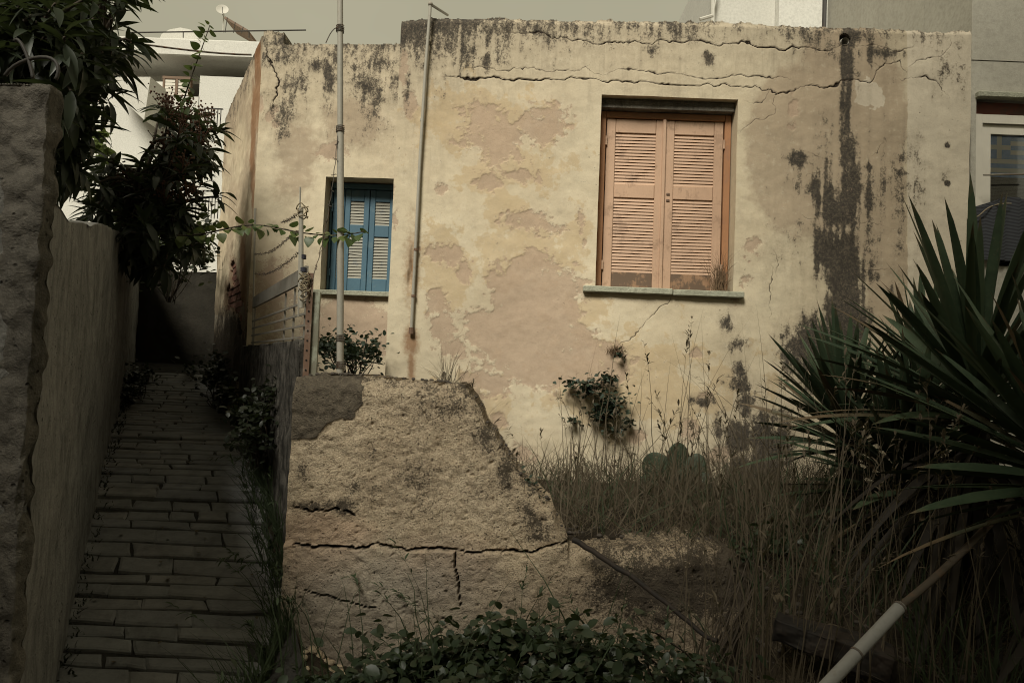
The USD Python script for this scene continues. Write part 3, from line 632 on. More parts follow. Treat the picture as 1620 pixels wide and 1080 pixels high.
# side wall along the alley
SC0 = WP0 + UD * ru0
_far = at_y(355, 180, 8.4)
_t = (rtop + 0.05 - 1.6) / (_far[2] - 1.6)
SC1 = at_y(350, 300, 8.4 * _t); SC1[2] = 0
SD = (SC0 - SC1) * [1, 1, 0]; SL = np.linalg.norm(SD); SD /= SL
def side(U, Z, px, py, P):
    n1 = rfbm(P * 2.2, 4, 21); n2 = rfbm(P * 7, 4, 22); n3 = rfbm(P * 22, 3, 26)
    edge = (n2 - .5) * 0.25 + 0.10 * smooth01(2.6 - Z, 0.0, 0.8)
    keep = (Z < rpier - 0.03 + (n3 - 0.5) * 0.05 - 0.10 * smooth01(SL - U, 0.0, 2.2)) & (U > np.where(Z < 2.3, edge * smooth01(2.4 - Z, 0, .4), 0))
    hole = blobs(px, py, [(367,435,6,24),(371,468,10,32),(380,500,8,30),(360,470,6,22)]) + (n2 - .5) * .6
    keep &= ~(hole > 0.10)
    peel = hole + 0.25
    mold = blobs(px, py, [(360,560,70,60,1.6),(370,520,40,40,1.1),(345,590,40,60,1.4)]) + (n2 - .5) * .9
    mold = np.maximum(mold, 0.25 - (rtop - Z) * 1.6 + (n2 - .5) * 1.4)
    rust = np.maximum(blobs(px, py, [(408,115,5,90,1.4),(402,190,4,60,1.2),(400,260,3,120,.7),(385,440,6,80,.8)]), (0.25 - np.abs(P[..., 2] % 0.01)) * 0 - 1) + (n2 - .5) * .4
    lime = blobs(px, py, [(345,510,16,12,1.0)]) * 1.5
    z = np.full_like(px, -1.0)
    run_shade = np.full_like(px, 0.6)
    rel = (n1 - .5) * .05 + (n2 - .5) * .02 - 0.01 * smooth01(hole, -.1, .2)
    return keep, rel, dict(peel=peel, ochre=z, tan=(n1 - .5) * 1.6, lime=lime, mold=mold, crack=z * 0, cd=z + 30, csd=z + 30, cw=z * 0, run_shade=run_shade, rust=rust)
mesh, at = sheet(SC1, SD, 0.0, SL - 0.004, 0.9, rpier + 0.1, 0.014, side, 0.14)
put('side_wall', mesh, 'side_plaster', house, smooth=True, attrs=at, label='long side wall on the alley with rust runs and a hole showing bricks')
SOUT = np.array([SD[1], -SD[0], 0])
# bricks behind the hole, in their mortar
put('mortar', frame_box(np.array([SC1[0], SC1[1], 0.0]), SD, -SOUT, Zv, SL * .2, SL * .97, .047, .13, 1.2, 3.4), 'mortar_sand', house)
for r_ in range(26):
    zz = 1.62 + r_ * 0.075
    for c_ in range(4):
        uu = SL * 0.30 + c_ * 0.23 + (0.115 if r_ % 2 else 0) + random.uniform(-.008, .008)
        pc = SC1 + SD * (uu + 0.1); ppx, ppy = proj(np.array([pc[0], pc[1], zz + 0.03]))
        if blobs(np.array([ppx]), np.array([ppy]), [(368,440,22,44),(366,475,28,50),(372,500,28,44)])[0] < 0: continue
        o = np.array([SC1[0], SC1[1], 0.0])
        put('brick', frame_box(o, SD, -SOUT, np.array([0, 0, 1.0]), uu, uu + 0.215, 0.030 + random.uniform(0, .014), 0.046, zz, zz + 0.062, 0.004), 'brick_clay', house)
# core of the house: back walls and roof slab, so that nothing is hollow
def prism_xy(poly, z0, z1):
    return trimesh.creation.extrude_polygon(Polygon(poly), z1 - z0, engine='earcut').apply_translation([0, 0, z0])
fr = FP0 + UD * fu1; fl = FP0 + UD * fu0
inn = 0.31
roof_z = rtop - 0.28
core = [(fl[0] + 0.02, fl[1] + inn), (fr[0] - 0.02, fr[1] + inn), (fr[0] - 0.02, 8.9), (SC1[0] + 0.35, 8.9), (SC1[0] + 0.2, SC1[1] + .1), (SC0[0] + 0.2, SC0[1] + inn), (fl[0] + 0.02, SC0[1] + inn)]
put('roof_slab', prism_xy(core, roof_z - 0.18, roof_z), 'roof_membrane', house)
put('back_wall', cat([frame_box((0, 0, 0), (1, 0, 0), (0, 1, 0), (0, 0, 1), SC1[0] + 0.35, fr[0] - 0.02, 8.75, 8.9, 0.8, roof_z - 0.181), frame_box((0, 0, 0), (1, 0, 0), (0, 1, 0), (0, 0, 1), fr[0] - 0.17, fr[0] - 0.02, fr[1] + inn, 8.749, 0.8, roof_z - 0.181), frame_box((0, 0, 0), (1, 0, 0), (0, 1, 0), (0, 0, 1), fl[0] + 0.001, fl[0] + 0.2, fl[1] + 0.29, 6.4, 0.8, top_z(fu0) - 0.04)]), 'side_plaster', house, attrs=None)
# drain spout
hp = FP0 + UD * HOLE[0] + np.array([0, 0, HOLE[1]])
put('drain_spout', tube([hp - OUT * 0.25, hp - OUT * 0.02 - [0, 0, .02], hp + OUT * 0.012 - [0, 0, .025]], 0.03, 12, False), 'pale_metal', house)

# ---- brown window, slat by slat
def shutter_window(win, o, u0, u1, z0, z1, rec, leaves, mat, jamb, slat_mat, pitch, split, lintel, leaf_name='shutter_leaf', stile=0.07, head=0.0, rot=False):
    """o: point of the wall plane; leaves: list of (ua, ub) as fractions of the clear width; built in the reveal, rec metres behind the wall face."""
    ax_ = (UD, -OUT, Zv)
    B = lambda a, b, c, d, e, f, bv=0.004: frame_box(o, *ax_, a, b, c, d, e, f, bv)
    put('back_panel', B(u0 + .002, u1 - .002, rec + .075, rec + .09, z0 + .002, z1 - .002, 0), 'dark_void', win)
    fw = jamb
    fr_ = put('window_frame', cat([B(u0 + .002, u0 + fw, rec, rec + .07, z0 + .004, z1 - head), B(u1 - fw, u1 - .002, rec, rec + .07, z0 + .004, z1 - head), B(u0 + fw + .001, u1 - fw - .001, rec, rec + .07, z1 - head - 0.05, z1 - head)]), mat[1], win)
    ca, cb = u0 + fw + .006, u1 - fw - .006
    zt, zb = z1 - head - 0.056, z0 + .012
    for li, (fa, fb) in enumerate(leaves):
        a, b = ca + (cb - ca) * fa + .003, ca + (cb - ca) * fb - .003
        if b - a < 0.05: continue
        lf = put(leaf_name, cat([B(a, a + stile, rec + .010, rec + .045, zb, zt), B(b - stile, b, rec + .010, rec + .045, zb, zt)]), mat[0], win)
        zm = zb + (zt - zb) * split
        rails = [(zt - 0.11, zt), (zm - 0.055, zm + 0.055), (zb, zb + 0.13)]
        for (ra, rb_) in rails:
            put('rail', B(a + stile + .0015, b - stile - .0015, rec + .013, rec + .042, ra, rb_), ('rotten_wood' if rot and ra == zb else mat[0]), lf)
        for za_, zb_ in ((rails[1][1], rails[0][0]), (rails[2][1], rails[1][0])):
            n = max(2, int(round((zb_ - za_) / pitch)))
            for k in range(n):
                zc = za_ + (k + 0.5) * (zb_ - za_) / n
                h = pitch * 0.56
                t = random.uniform(-.002, .002) if random.random() > .10 else random.uniform(-.012, .012)
                # a tilted slat: front edge low
                pr = np.array([(rec + .018, zc - h), (rec + .023, zc - h), (rec + .033, zc + h), (rec + .028, zc + h)])
                va = [o + UD * (a + stile - .004) - OUT * q[0] + Zv * (q[1] + t) for q in pr] + [o + UD * (b - stile + .004) - OUT * q[0] + Zv * (q[1] - t) for q in pr]
                put('slat', (np.array(va), np.array([(0, 1, 2, 3)[::-1], (4, 5, 6, 7), (0, 4, 5, 1)[::-1], (1, 5, 6, 2)[::-1], (2, 6, 7, 3)[::-1], (3, 7, 4, 0)[::-1]])), slat_mat, lf)
        for zh in (zb + 0.18, zt - 0.18):
            if li == 0 or li == len(leaves) - 1:
                ux = a - .004 if li == 0 else b + .004
                put('hinge', tube([o + UD * ux - OUT * (rec - .002) + Zv * (zh - .035), o + UD * ux - OUT * (rec - .002) + Zv * (zh + .035)], 0.008, 8), mat[0], lf)
    return ca, cb, zb, zt
win = thing('shuttered_window', 'closed peach wooden louvred shutters over a pale stone sill', 'window')
ca, cb, zb, zt = shutter_window(win, FP0, wu0, wu1, wz0, wz1, 0.13, [(0, 0.503), (0.503, 1)], ('peach_paint', 'orange_paint'), 0.052, 'peach_paint', 0.0262, 0.575, None, head=0.075, rot=True)
B = lambda a, b, c, d, e, f, bv=0.004: frame_box(FP0, UD, -OUT, Zv, a, b, c, d, e, f, bv)
put('lintel', rough(B(wu0 + .002, wu1 - .002, 0.06, 0.28, wz1 - 0.072, wz1 - 0.004, 0), 0.03, 0.006, 14, 5), 'lintel_concrete', win)
put('meeting_strip', B((ca + cb) / 2 - .02, (ca + cb) / 2 + .006, .118, .139, zb, zt), 'peach_paint', win)
for zz in (zb + .75, zb + .70):
    put('latch', B((ca + cb) / 2 + .022, (ca + cb) / 2 + .05, .132, .1405, zz, zz + .018, .003), 'rusty_steel', win)
sm = fuz(1063, 466)[0]
for a, b, dz in ((fuz(922, 455)[0], sm - .003, 0.0), (sm + .003, fuz(1175, 463)[0], -0.004)):
    put('sill', rough(B(a, b, -0.045, 0.16, wz0 - 0.045 + dz, wz0 + .002 + dz, 0.006), 0.05, 0.003, 12, 8), 'stone_sill', win)

blu = thing('blue_shuttered_window', 'small window with closed blue folding shutters behind the tall pole', 'window')
shutter_window(blu, WP0, bu0, bu1, bz0, bz1, 0.16, [(0, .13), (.13, .40), (.40, .68), (.68, 1)], ('blue_paint', 'blue_paint'), 0.02, 'faded_slat_paint', 0.029, 0.60, None, stile=0.05, head=0.012)
Bw = lambda a, b, c, d, e, f, bv=0.004: frame_box(WP0, UD, -OUT, Zv, a, b, c, d, e, f, bv)
put('sill', rough(Bw(bu0 - .10, bu1 + .05, -0.04, 0.16, bz0 - 0.042, bz0 + .002, .005), .05, .003, 12, 9), 'stone_sill', blu)

# ================================================================== RETAINING WALL
RWT = [(465,597),(500,590),(560,593),(600,597),(650,600),(700,605),(733,611),(752,632),(768,664),(790,700),(812,735),(832,765),(858,785),(876,803),(886,830),(900,852)]
RWB = [(900,866),(960,868),(1040,866),(1100,862),(1150,868),(1190,885),(1225,915),(1250,960)]
RU = np.array([(np.dot(rw(*p) - RP0, UD), rw(*p)[2]) for p in RWT]); RB = np.array([(np.dot(rw(*p) - RP0, UD), rw(*p)[2]) for p in RWB])
RCR = [(466,858),(500,862),(560,864),(600,862),(625,866),(660,869),(690,868),(730,870),(780,872),(840,873),(880,862),(905,860)]
RC2 = [(470,925),(500,935),(540,945),(600,962)]; RC3 = [(722,872),(720,890),(727,920),(730,960)]; RC4 = [(463,800),(490,806),(530,806),(560,815)]
def retain(U, Z, px, py, P):
    n1 = rfbm(P * 2.5, 4, 41); n2 = rfbm(P * 9, 4, 42); n3 = rfbm(P * 26, 2, 43); n4 = noise((P @ _ROT.T) * 46, 44)
    tz = np.interp(U, np.concatenate([RU[:, 0], RB[:, 0]]), np.concatenate([RU[:, 1], RB[:, 1]]))
    keep = (Z < tz + (n2 - .5) * 0.07 + (n3 - .5) * 0.03)
    wob = (n3 - .5) * 8 + (n2 - .5) * 14
    crack = np.zeros_like(px)
    for c, w in ((RCR, 1.7), (RC2, .9), (RC3, .9), (RC4, 1.0)):
        crack = np.maximum(crack, np.clip(1.3 - segdist(px + (n2 - .5) * 9, py + wob, c) / (w * (0.55 + 0.9 * noise(P * 6, 47))), 0, 1))
    patch = np.where(inpoly(px + (n2 - .5) * 30, py + (n1 - .5) * 26, [(440,560),(576,560),(574,604),(568,640),(556,660),(536,658),(520,672),(503,690),(487,694),(440,690)]), .4, -.4)
    patch = np.where(py > 695, -1, patch)
    mold = np.maximum(blobs(px, py, [(700,650,60,24,.5),(770,690,28,40,.8),(800,750,20,40,.7),(850,830,40,34,.8),(835,810,30,30,.7),(590,720,10,30,.7),(650,760,70,50,.35),(480,740,14,20,.6),(500,800,50,12,.8),(545,800,22,20,.7),(560,770,10,20,.5),(760,780,40,30,.25),(690,640,50,30,.5),(620,610,60,10,.5)]),
                      blobs(px, py, [(1050,930,170,80,1.1),(1150,910,120,90,1.3),(960,890,70,30,.6),(850,850,40,14,.9)])) + (n2 - .5) * 1.0 - .22
    mold = np.maximum(mold, 0.15 - (tz - Z) * 3.0 + (n2 - .5) * .8)
    dirt = smooth01(py, 860, 1040) * 1.0 + blobs(px, py, [(650,760,140,80,.35),(980,950,260,100,1)]).clip(0, 1) + (n1 - .5) * 1.2 - .45
    pink = blobs(px, py, [(510,850,80,40),(500,880,60,60,.6),(700,900,80,40,.5)]) + (n1 - .5) * .7
    grey = blobs(px, py, [(560,990,120,100),(620,940,160,70,.7)]) + (n1 - .5) * .7
    lower = smooth01(py - np.interp(px, [c[0] for c in RCR], [c[1] for c in RCR]), -2, 2)
    rel = (n1 - .5) * 0.07 + (n2 - .5) * 0.016 + (n3 - .5) * 0.020 + 0.022 * lower - 0.05 * smooth01(crack, .3, .9) + 0.007 * smooth01(patch, -.02, .03) - 0.009 * smooth01(0.20 - n4, 0, .10) * (1 - 0.8 * smooth01(patch, 0, .1))
    rel = rel - 0.05 * smooth01(0.04 - (tz - Z), -0.06, 0.06)
    return keep, rel, dict(crack=crack, patch=patch, mold=mold, dirt=dirt, pink=pink, grey=grey)
mesh, at = sheet(RP0, UD, RU[0, 0], RB[-1, 0], -0.45, 1.75, 0.0062, retain, 0.42)
rwt = thing('retaining_wall', 'crumbling tan rubble concrete wall stepping down beside the alley', 'wall')
put('wall_face', mesh, 'rubble_concrete', rwt, smooth=True, attrs=at)
# rubble on the wall's top and broken slope
stones, cs = [], 0
for k in range(150):
    t = random.random()
    pxk = random.choice([random.uniform(560, 735), random.uniform(735, 890), random.uniform(480, 560)])
    zt_ = np.interp(pxk, [p[0] for p in RWT], [p[1] for p in RWT])
    b0 = rw(pxk, zt_ + 3, -random.uniform(0.03, 0.4))
    s = random.uniform(0.004, 0.014)
    m = trimesh.creation.icosphere(1, 1.0); v = np.array(m.vertices) * s * np.array([1, .9, .65]); v += (noise(v * 60 + k * 3.1, 7)[:, None] - .5) * s * .6
    zsurf = np.interp(np.dot(b0 - RP0, UD), RU[:, 0], RU[:, 1])
    stones.append((v + [b0[0], b0[1], zsurf - s * .1], m.faces))
stones_top, stones = stones, []
for k in range(90):
    b0 = rw(random.uniform(470, 900), 1075, random.uniform(.02, .22)); s = random.uniform(.01, .035)
    m = trimesh.creation.icosphere(1, 1.0); v = np.array(m.vertices) * s * np.array([1.1, .9, .7]); v += (noise(v * 40 + k * 2.3, 7)[:, None] - .5) * s * .8
    stones.append((v + [b0[0], b0[1], float(ground_z(b0[0], b0[1]))], m.faces))
put('rubble', cat(stones_top), 'pebble', rwt, kind='stuff')
put('loose_stones', cat(stones), 'rubble_stone', rwt, kind='stuff')

# low wall on the alley, with the railing
lw = thing('low_wall', 'dark streaked low concrete wall under the white metal railing', 'wall')
LWO = LW_A * [1, 1, 0]; LWL = np.linalg.norm((LW_B - LW_A) * [1, 1, 0]); LWN = np.array([LWD[1], -LWD[0], 0])
zlt = (LW_A[2] + LW_B[2]) / 2
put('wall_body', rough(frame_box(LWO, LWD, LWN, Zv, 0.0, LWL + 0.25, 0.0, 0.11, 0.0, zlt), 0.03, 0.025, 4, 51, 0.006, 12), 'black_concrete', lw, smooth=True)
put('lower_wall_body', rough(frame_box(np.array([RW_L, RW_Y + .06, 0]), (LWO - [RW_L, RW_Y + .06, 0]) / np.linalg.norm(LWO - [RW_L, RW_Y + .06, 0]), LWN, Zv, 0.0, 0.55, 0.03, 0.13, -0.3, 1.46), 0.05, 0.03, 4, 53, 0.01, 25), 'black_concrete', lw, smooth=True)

# ================================================================== LEFT BOUNDARY WALL AND PILLAR
bwall = thing('boundary_wall', 'tall dark weathered concrete wall on the left of the alley', 'wall')
_ys = np.linspace(2.0, 3.2, 241)
def _edge(y):
    z = 1.6 + 300 / F_PX * y
    return proj(np.array([alley_left(y), y, z]))[0]
WY0 = float(_ys[np.argmin([abs(_edge(y) - 76) for y in _ys])])     # where the alley face starts
PY = WY0 - 0.045
pr_ = at_y(60, 400, PY); pl_ = at_y(-260, 400, PY)
ptop = at_y(40, 132, PY)[2]
pil = rough(frame_box(np.array([0, PY, 0]), (1, 0, 0), (0, 1, 0), (0, 0, 1), pl_[0], pr_[0], 0, 0.06, -0.4, ptop), 0.012, 0.02, 3.5, 61, 0.022, 17)
concrete('pillar_concrete', (0.095, 0.087, 0.073), (0.155, 0.14, 0.118), (0.028, 0.025, 0.02), True, 0.7)
put('pillar', pil, 'pillar_concrete', bwall, smooth=True, label='rough brownish end pillar with broken top')
# alley face: from behind the pillar to the far end, top dropping as in the picture
w0 = np.array([alley_left(WY0), WY0, 0]); wL = (9.6 - w0[1]) / AD[1]
zt0 = at_y(78, 292, WY0 + .03)[2]; zt1 = at_y(206, 402, 8.3)[2]
m = frame_box(w0, AD, -AN, Zv, 0, wL, 0.0, 0.26, -0.3, 1.0)
v, f = trimesh.remesh.subdivide_to_size(np.array(m.vertices), np.array(m.faces), 0.07)
tt = (v - w0) @ AD / wL
top_line = np.interp(tt * wL, [0, 0.6, 2.0, 4.2, wL], [zt0, zt0 - .02, zt0 + (zt1 - zt0) * .30, zt0 + (zt1 - zt0) * .72, zt1 + .06])
v[:, 2] = -0.3 + (v[:, 2] + 0.3) / 1.3 * (top_line + 0.3)
put('wall_body', rough(trimesh.Trimesh(v, f), 0.045, 0.03, 1.8, 62, 0.006, 9), 'dark_concrete', bwall, smooth=True)
# rusty bent bars in the pillar's top
for pts in ([(8,120),(40,96),(78,92),(92,108),(88,126)], [(22,66),(34,70),(46,98),(52,124)]):
    put('reinforcing_bar', tube(spline([at_y(a, b, PY + .15) for a, b in pts], 16), 0.006, 6), 'dark_iron', bwall, smooth=True)

# end wall where the alley bends
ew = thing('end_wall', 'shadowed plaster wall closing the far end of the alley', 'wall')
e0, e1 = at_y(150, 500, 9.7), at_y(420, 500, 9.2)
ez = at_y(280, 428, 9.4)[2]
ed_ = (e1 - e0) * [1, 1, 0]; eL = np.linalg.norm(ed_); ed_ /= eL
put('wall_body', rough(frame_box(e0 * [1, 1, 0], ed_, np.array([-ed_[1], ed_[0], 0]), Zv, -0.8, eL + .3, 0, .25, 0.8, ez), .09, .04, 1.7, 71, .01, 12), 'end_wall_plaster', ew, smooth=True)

# ================================================================== NEIGHBOURS
# white building far left
WB = 19.5
wbd = thing('white_building', 'white flat roofed building with balcony behind the loquat trees', 'building')
def bbox(px0, px1, py0, py1, y0, y1, bv=0.0):
    a, b = at_y(px0, (py0 + py1) / 2, y0), at_y(px1, (py0 + py1) / 2, y0)
    c, d = at_y((px0 + px1) / 2, py1, y0), at_y((px0 + px1) / 2, py0, y0)
    return frame_box((0, 0, 0), (1, 0, 0), (0, 1, 0), (0, 0, 1), a[0], b[0], y0, y1, c[2], d[2], bv)
put('lower_wall', cat([bbox(-140, 257, 122, 640, WB, 27), bbox(301, 430, 122, 640, WB, 27), bbox(257, 301, 152, 640, WB, 27)]), 'white_stucco', wbd)
put('upper_wall', bbox(-100, 452, 80, 128, WB + 1.2, 27), 'grey_stucco', wbd)
put('roof_slab', bbox(-140, 456, 56, 83, WB - 0.3, 27.2, .03), 'white_stucco', wbd)
pk = [at_y(x, yy, WB + 1.4) for x, yy in ((250, 66), (256, 54), (268, 47), (285, 44), (301, 47), (311, 54), (316, 66))]
nk = len(pk)
put('roof_dome', (np.array([p for p in pk] + [p + [0, 3.0, 0] for p in pk]), np.array([(0, k + 1, k) for k in range(1, nk - 1)] + [(nk, nk + k, nk + k + 1) for k in range(1, nk - 1)] + [q for k in range(nk - 1) for q in ((k, k + 1, nk + k + 1), (k, nk + k + 1, nk + k))])), 'grey_stucco', wbd)
wn = put('window', cat([bbox(257, 260, 122, 152, WB - .03, WB + .1), bbox(298, 301, 122, 152, WB - .03, WB + .1), bbox(257, 301, 121, 125, WB - .035, WB + .1), bbox(277, 281, 125, 152, WB - .03, WB + .1)]), 'brown_window_paint', wbd)
for k in range(5):
    for xa, xb in ((260, 277), (281, 298)):
        put('shutter_slat', bbox(xa, xb, 126 + k * 5.2, 130 + k * 5.2, WB - .01, WB + .04), 'white_frame_paint', wn)
put('wall_lamp', cat([bbox(275, 281, 106, 113, WB + .95, WB + 1.15, .03), bbox(277, 279, 113, 117, WB + 1.0, WB + 1.1)]), 'pale_metal', wbd)
st = [at_y(x, yy, WB - .9) for x, yy in ((168, 122), (238, 122), (228, 190), (196, 160))]
put('stair_flight', (np.array([p for p in st] + [p + [0, .85, 0] for p in st]), np.array([(0, 2, 1), (0, 3, 2), (4, 5, 6), (4, 6, 7), (0, 1, 5), (0, 5, 4), (1, 2, 6), (1, 6, 5), (2, 3, 7), (2, 7, 6), (3, 0, 4), (3, 4, 7)])), 'grey_stucco', wbd)
bal = put('balcony_rail', cat([bbox(322, 352, 171, 172.3, 15, 15.05), bbox(308, 352, 311, 312.5, 15, 15.05)] + [bbox(x, x + .7, 172.3, 205, 15, 15.03) for x in range(323, 352, 5)] + [bbox(x, x + .7, 312.5, 346, 15, 15.03) for x in range(309, 352, 5)]), 'dark_iron', wbd)
dish = thing('satellite_dish', 'pale round dish on the white building roof', 'satellite dish')
dc = at_y(352, 17, WB + 2)
mm = trimesh.creation.revolve(np.array([(0.001, 0.0), (.07, .006), (.13, .024), (.185, .05), (.19, .055), (.13, .03), (.07, .012), (.001, .006)]), sections=24)
mm.apply_transform(trimesh.transformations.rotation_matrix(math.radians(70), [1, 0.25, 0])); mm.apply_translation(dc)
put('bowl', mm, 'pale_metal', dish, smooth=True)
put('mast', tube([dc + [0, .1, 0], at_y(353, 52, WB + 2.1)], .02, 6), 'pale_metal', dish)
put('feed_arm', tube([dc + [0, .02, -.15], dc + [0.1, -.25, -.02]], .01, 5), 'dark_iron', dish)
sp = thing('solar_heater', 'small tilted solar panel on legs on the white building roof', 'solar panel')
a, b = at_y(356, 26, WB + 1), at_y(392, 47, WB + 1)
put('panel', (np.array([a, b, b + [0, 1.0, 0], a + [0, 1.0, 0], a - [0.03, 0, .06], b - [0.03, 0, .06], b + [-.03, 1.0, -.06], a + [-.03, 1.0, -.06]]), np.array([(0, 1, 2, 3), (7, 6, 5, 4), (0, 4, 5, 1), (1, 5, 6, 2), (2, 6, 7, 3), (3, 7, 4, 0)])), 'brown_window_paint', sp)
for t in (.1, .45, .8):
    p = a + (b - a) * t
    put('leg', tube([p, [p[0] - .04, p[1], at_y(360, 52, WB + 1)[2]]], .012, 5), 'dark_iron', sp)
rr = thing('roof_rail', 'long thin metal rail above the white building roof', 'rail')
put('bar', tube([at_y(205, 52, WB - .2), at_y(345, 50, WB - .2), at_y(484, 48, WB - .2)], .02, 6), 'dark_iron', rr)
for x in (290, 394, 440): put('post', tube([at_y(x, 50, WB - .2), at_y(x, 60, WB - .2)], .015, 5), 'dark_iron', rr)
cb_ = thing('overhead_cable', 'dark cable strung from the loquat tree to the house side wall', 'cable')
put('cable', tube(spline([at_y(195, 66, 7.5), at_y(260, 75, 7.8), at_y(330, 83, 8.0), at_y(398, 87, 8.2)], 20), .011, 6), 'wire', cb_)

# right: the neighbour's house close by, and taller walls behind
nb = thing('neighbour_house', 'pale neighbouring house with a white framed window at the right edge', 'house')
NY = 5.34
nx0 = at_y(1537, 100, NY)[0]
nzt = 6.2
nw = [at_y(1548, 185, NY), at_y(1700, 415, NY)]
nwx0, nwz1 = at_y(1545, 158, NY)[0], at_y(1580, 152, NY)[2]
nwz0 = at_y(1560, 420, NY)[2]; nwx1 = nwx0 + 1.15
def nbx(x0, x1, y0, y1, z0, z1, bv=0): return frame_box((0, 0, 0), (1, 0, 0), (0, 1, 0), (0, 0, 1), x0, x1, y0, y1, z0, z1, bv)
zj = at_y(1580, 97, NY)[2]
put('front_wall', cat([nbx(nx0, 9, NY, NY + .25, zj + .004, nzt), nbx(nx0, 9, NY + .003, NY + .25, nwz1, zj - .004), nbx(nx0, nwx0, NY + .003, NY + .25, .6, nwz1 - .0005), nbx(nwx1, 9, NY + .003, NY + .25, .6, nwz1 - .0005), nbx(nwx0 + .0005, nwx1 - .0005, NY + .003, NY + .25, .6, nwz0)]), 'neighbour_stucco', nb)
bx_ = at_y(1296, 20, 7.3)
sd = [(nx0, NY + .2505), (nx0, 6.2), (nx0 + .001, 7.3)]
for j, (ya, yb) in enumerate(((NY + .2505, 5.97), (5.976, 6.75), (6.756, 7.9))):
    put('side_wall', nbx(nx0 + .002 * j, nx0 + .25, ya, yb, .6, nzt), 'neighbour_stucco', nb)
cl = put('drainpipe', tube([(nx0 - .05, 7.86, 2.0), (nx0 - .05, 7.86, nzt)], .025, 8), 'dark_iron', nb)
nwn = put('window_frame', cat([nbx(nwx0 + .002, nwx0 + .07, NY + .03, NY + .12, nwz0 + .001, nwz1 - .14), nbx(nwx1 - .07, nwx1 - .002, NY + .03, NY + .12, nwz0 + .001, nwz1 - .14), nbx(nwx0 + .071, nwx1 - .071, NY + .03, NY + .12, nwz1 - .21, nwz1 - .14),
    nbx(nwx0 + .076, nwx0 + .15, NY + .05, NY + .11, nwz0 + .002, nwz1 - .215), nbx(nwx0 + .1505, nwx1 - .071, NY + .05, NY + .11, nwz1 - .29, nwz1 - .215)]), 'white_frame_paint', nb)
put('pane', nbx(nwx0 + .15, nwx1 - .07, NY + .075, NY + .08, nwz0 + .002, nwz1 - .29), 'pane_glass', nwn)
put('head_board', nbx(nwx0 + .002, nwx1 - .002, NY + .06, NY + .14, nwz1 - .139, nwz1 - .03), 'red_brown_paint', nb, label='dark red board in shadow over the window')
put('lintel', rough(nbx(nwx0 - .01, nwx1 + .05, NY - .045, NY + .02, nwz1 - .03, nwz1 + .02, .008), .05, .006, 10, 81), 'stone_sill', nb)
put('inside', nbx(nwx0 + .1, nwx1 - .05, NY + .20, NY + .24, nwz0 + .01, nwz1 - .2), 'dark_void', nb)
# flag behind the pane: cross and stripes
fl_ = thing('flag', 'blue and white striped flag with a cross hung inside the right window', 'flag')
fx0, fz1 = nwx0 + .152, nwz1 - .292
fz0 = at_y(1590, 275, NY)[2]; fw_ = .46; hs = (fz1 - fz0) / 9 
cant = 5 * hs
for k in range(9):
    z1_ = fz1 - k * hs; x0_ = fx0 + (cant + .0 if k < 5 else 0)
    put('stripe', nbx(x0_, fx0 + fw_, NY + .088 + .0004 * k, NY + .093 + .0004 * k, z1_ - hs, z1_), 'flag_blue' if k % 2 == 0 else 'flag_white', fl_)
put('canton', nbx(fx0, fx0 + cant - .0005, NY + .0875, NY + .0925, fz1 - cant + .0005, fz1), 'flag_blue', fl_)
put('cross', cat([nbx(fx0 + 2 * hs, fx0 + 3 * hs, NY + .0825, NY + .087, fz1 - cant + .001, fz1 - .001), nbx(fx0, fx0 + 2 * hs - .0005, NY + .0825, NY + .087, fz1 - 3 * hs, fz1 - 2 * hs), nbx(fx0 + 3 * hs + .0005, fx0 + cant - .001, NY + .0825, NY + .087, fz1 - 3 * hs, fz1 - 2 * hs)]), 'flag_white', fl_)
nt = thing('shade_net', 'black woven net curtain hanging over the lower right window', 'net')
nvx, nvz = np.meshgrid(np.linspace(0, 1, 40), np.linspace(0, 1, 24))
X0, X1 = at_y(1533, 360, NY)[0], nwx1 + .1
ztop = np.interp(nvx, [0, .12, .2, .3, 1], [at_y(1533, 330, NY)[2], at_y(1548, 320, NY)[2], at_y(1568, 312, NY)[2], at_y(1580, 318, NY)[2], at_y(1640, 330, NY)[2]])
zbot = at_y(1540, 412, NY)[2]
vv = np.stack([X0 + (X1 - X0) * nvx, NY - .06 + .018 * np.sin(nvx * 40) + .012 * np.sin(nvx * 91 + 1), zbot + (ztop - zbot) * nvz], -1).reshape(-1, 3)
ii = np.arange(40 * 24).reshape(24, 40)
qq = np.stack([ii[:-1, :-1], ii[:-1, 1:], ii[1:, 1:], ii[1:, :-1]], -1).reshape(-1, 4)
vb = vv + [0, .006, 0]; nn = len(vv)
put('cloth', (np.vstack([vv, vb]), np.vstack([qq, qq[:, ::-1] + nn])), 'net_cloth', nt, smooth=True)
nt2 = put('inner_net', nbx(nwx0 + .153, nwx1 - .075, NY + .112, NY + .116, nwz0 + .01, fz0 - .002), 'net_cloth', nt)
put('hanging_rod', tube([at_y(1556, 277, NY - .08), at_y(1600, 276, NY - .08), at_y(1660, 275, NY - .08)], .007, 6), 'grey_wood', nt)
put('cord', tube(spline([at_y(1534, 343, NY - .08), at_y(1550, 340, NY - .08), at_y(1565, 328, NY - .08), at_y(1600, 322, NY - .08)], 14), .004, 5), 'rope', nt)

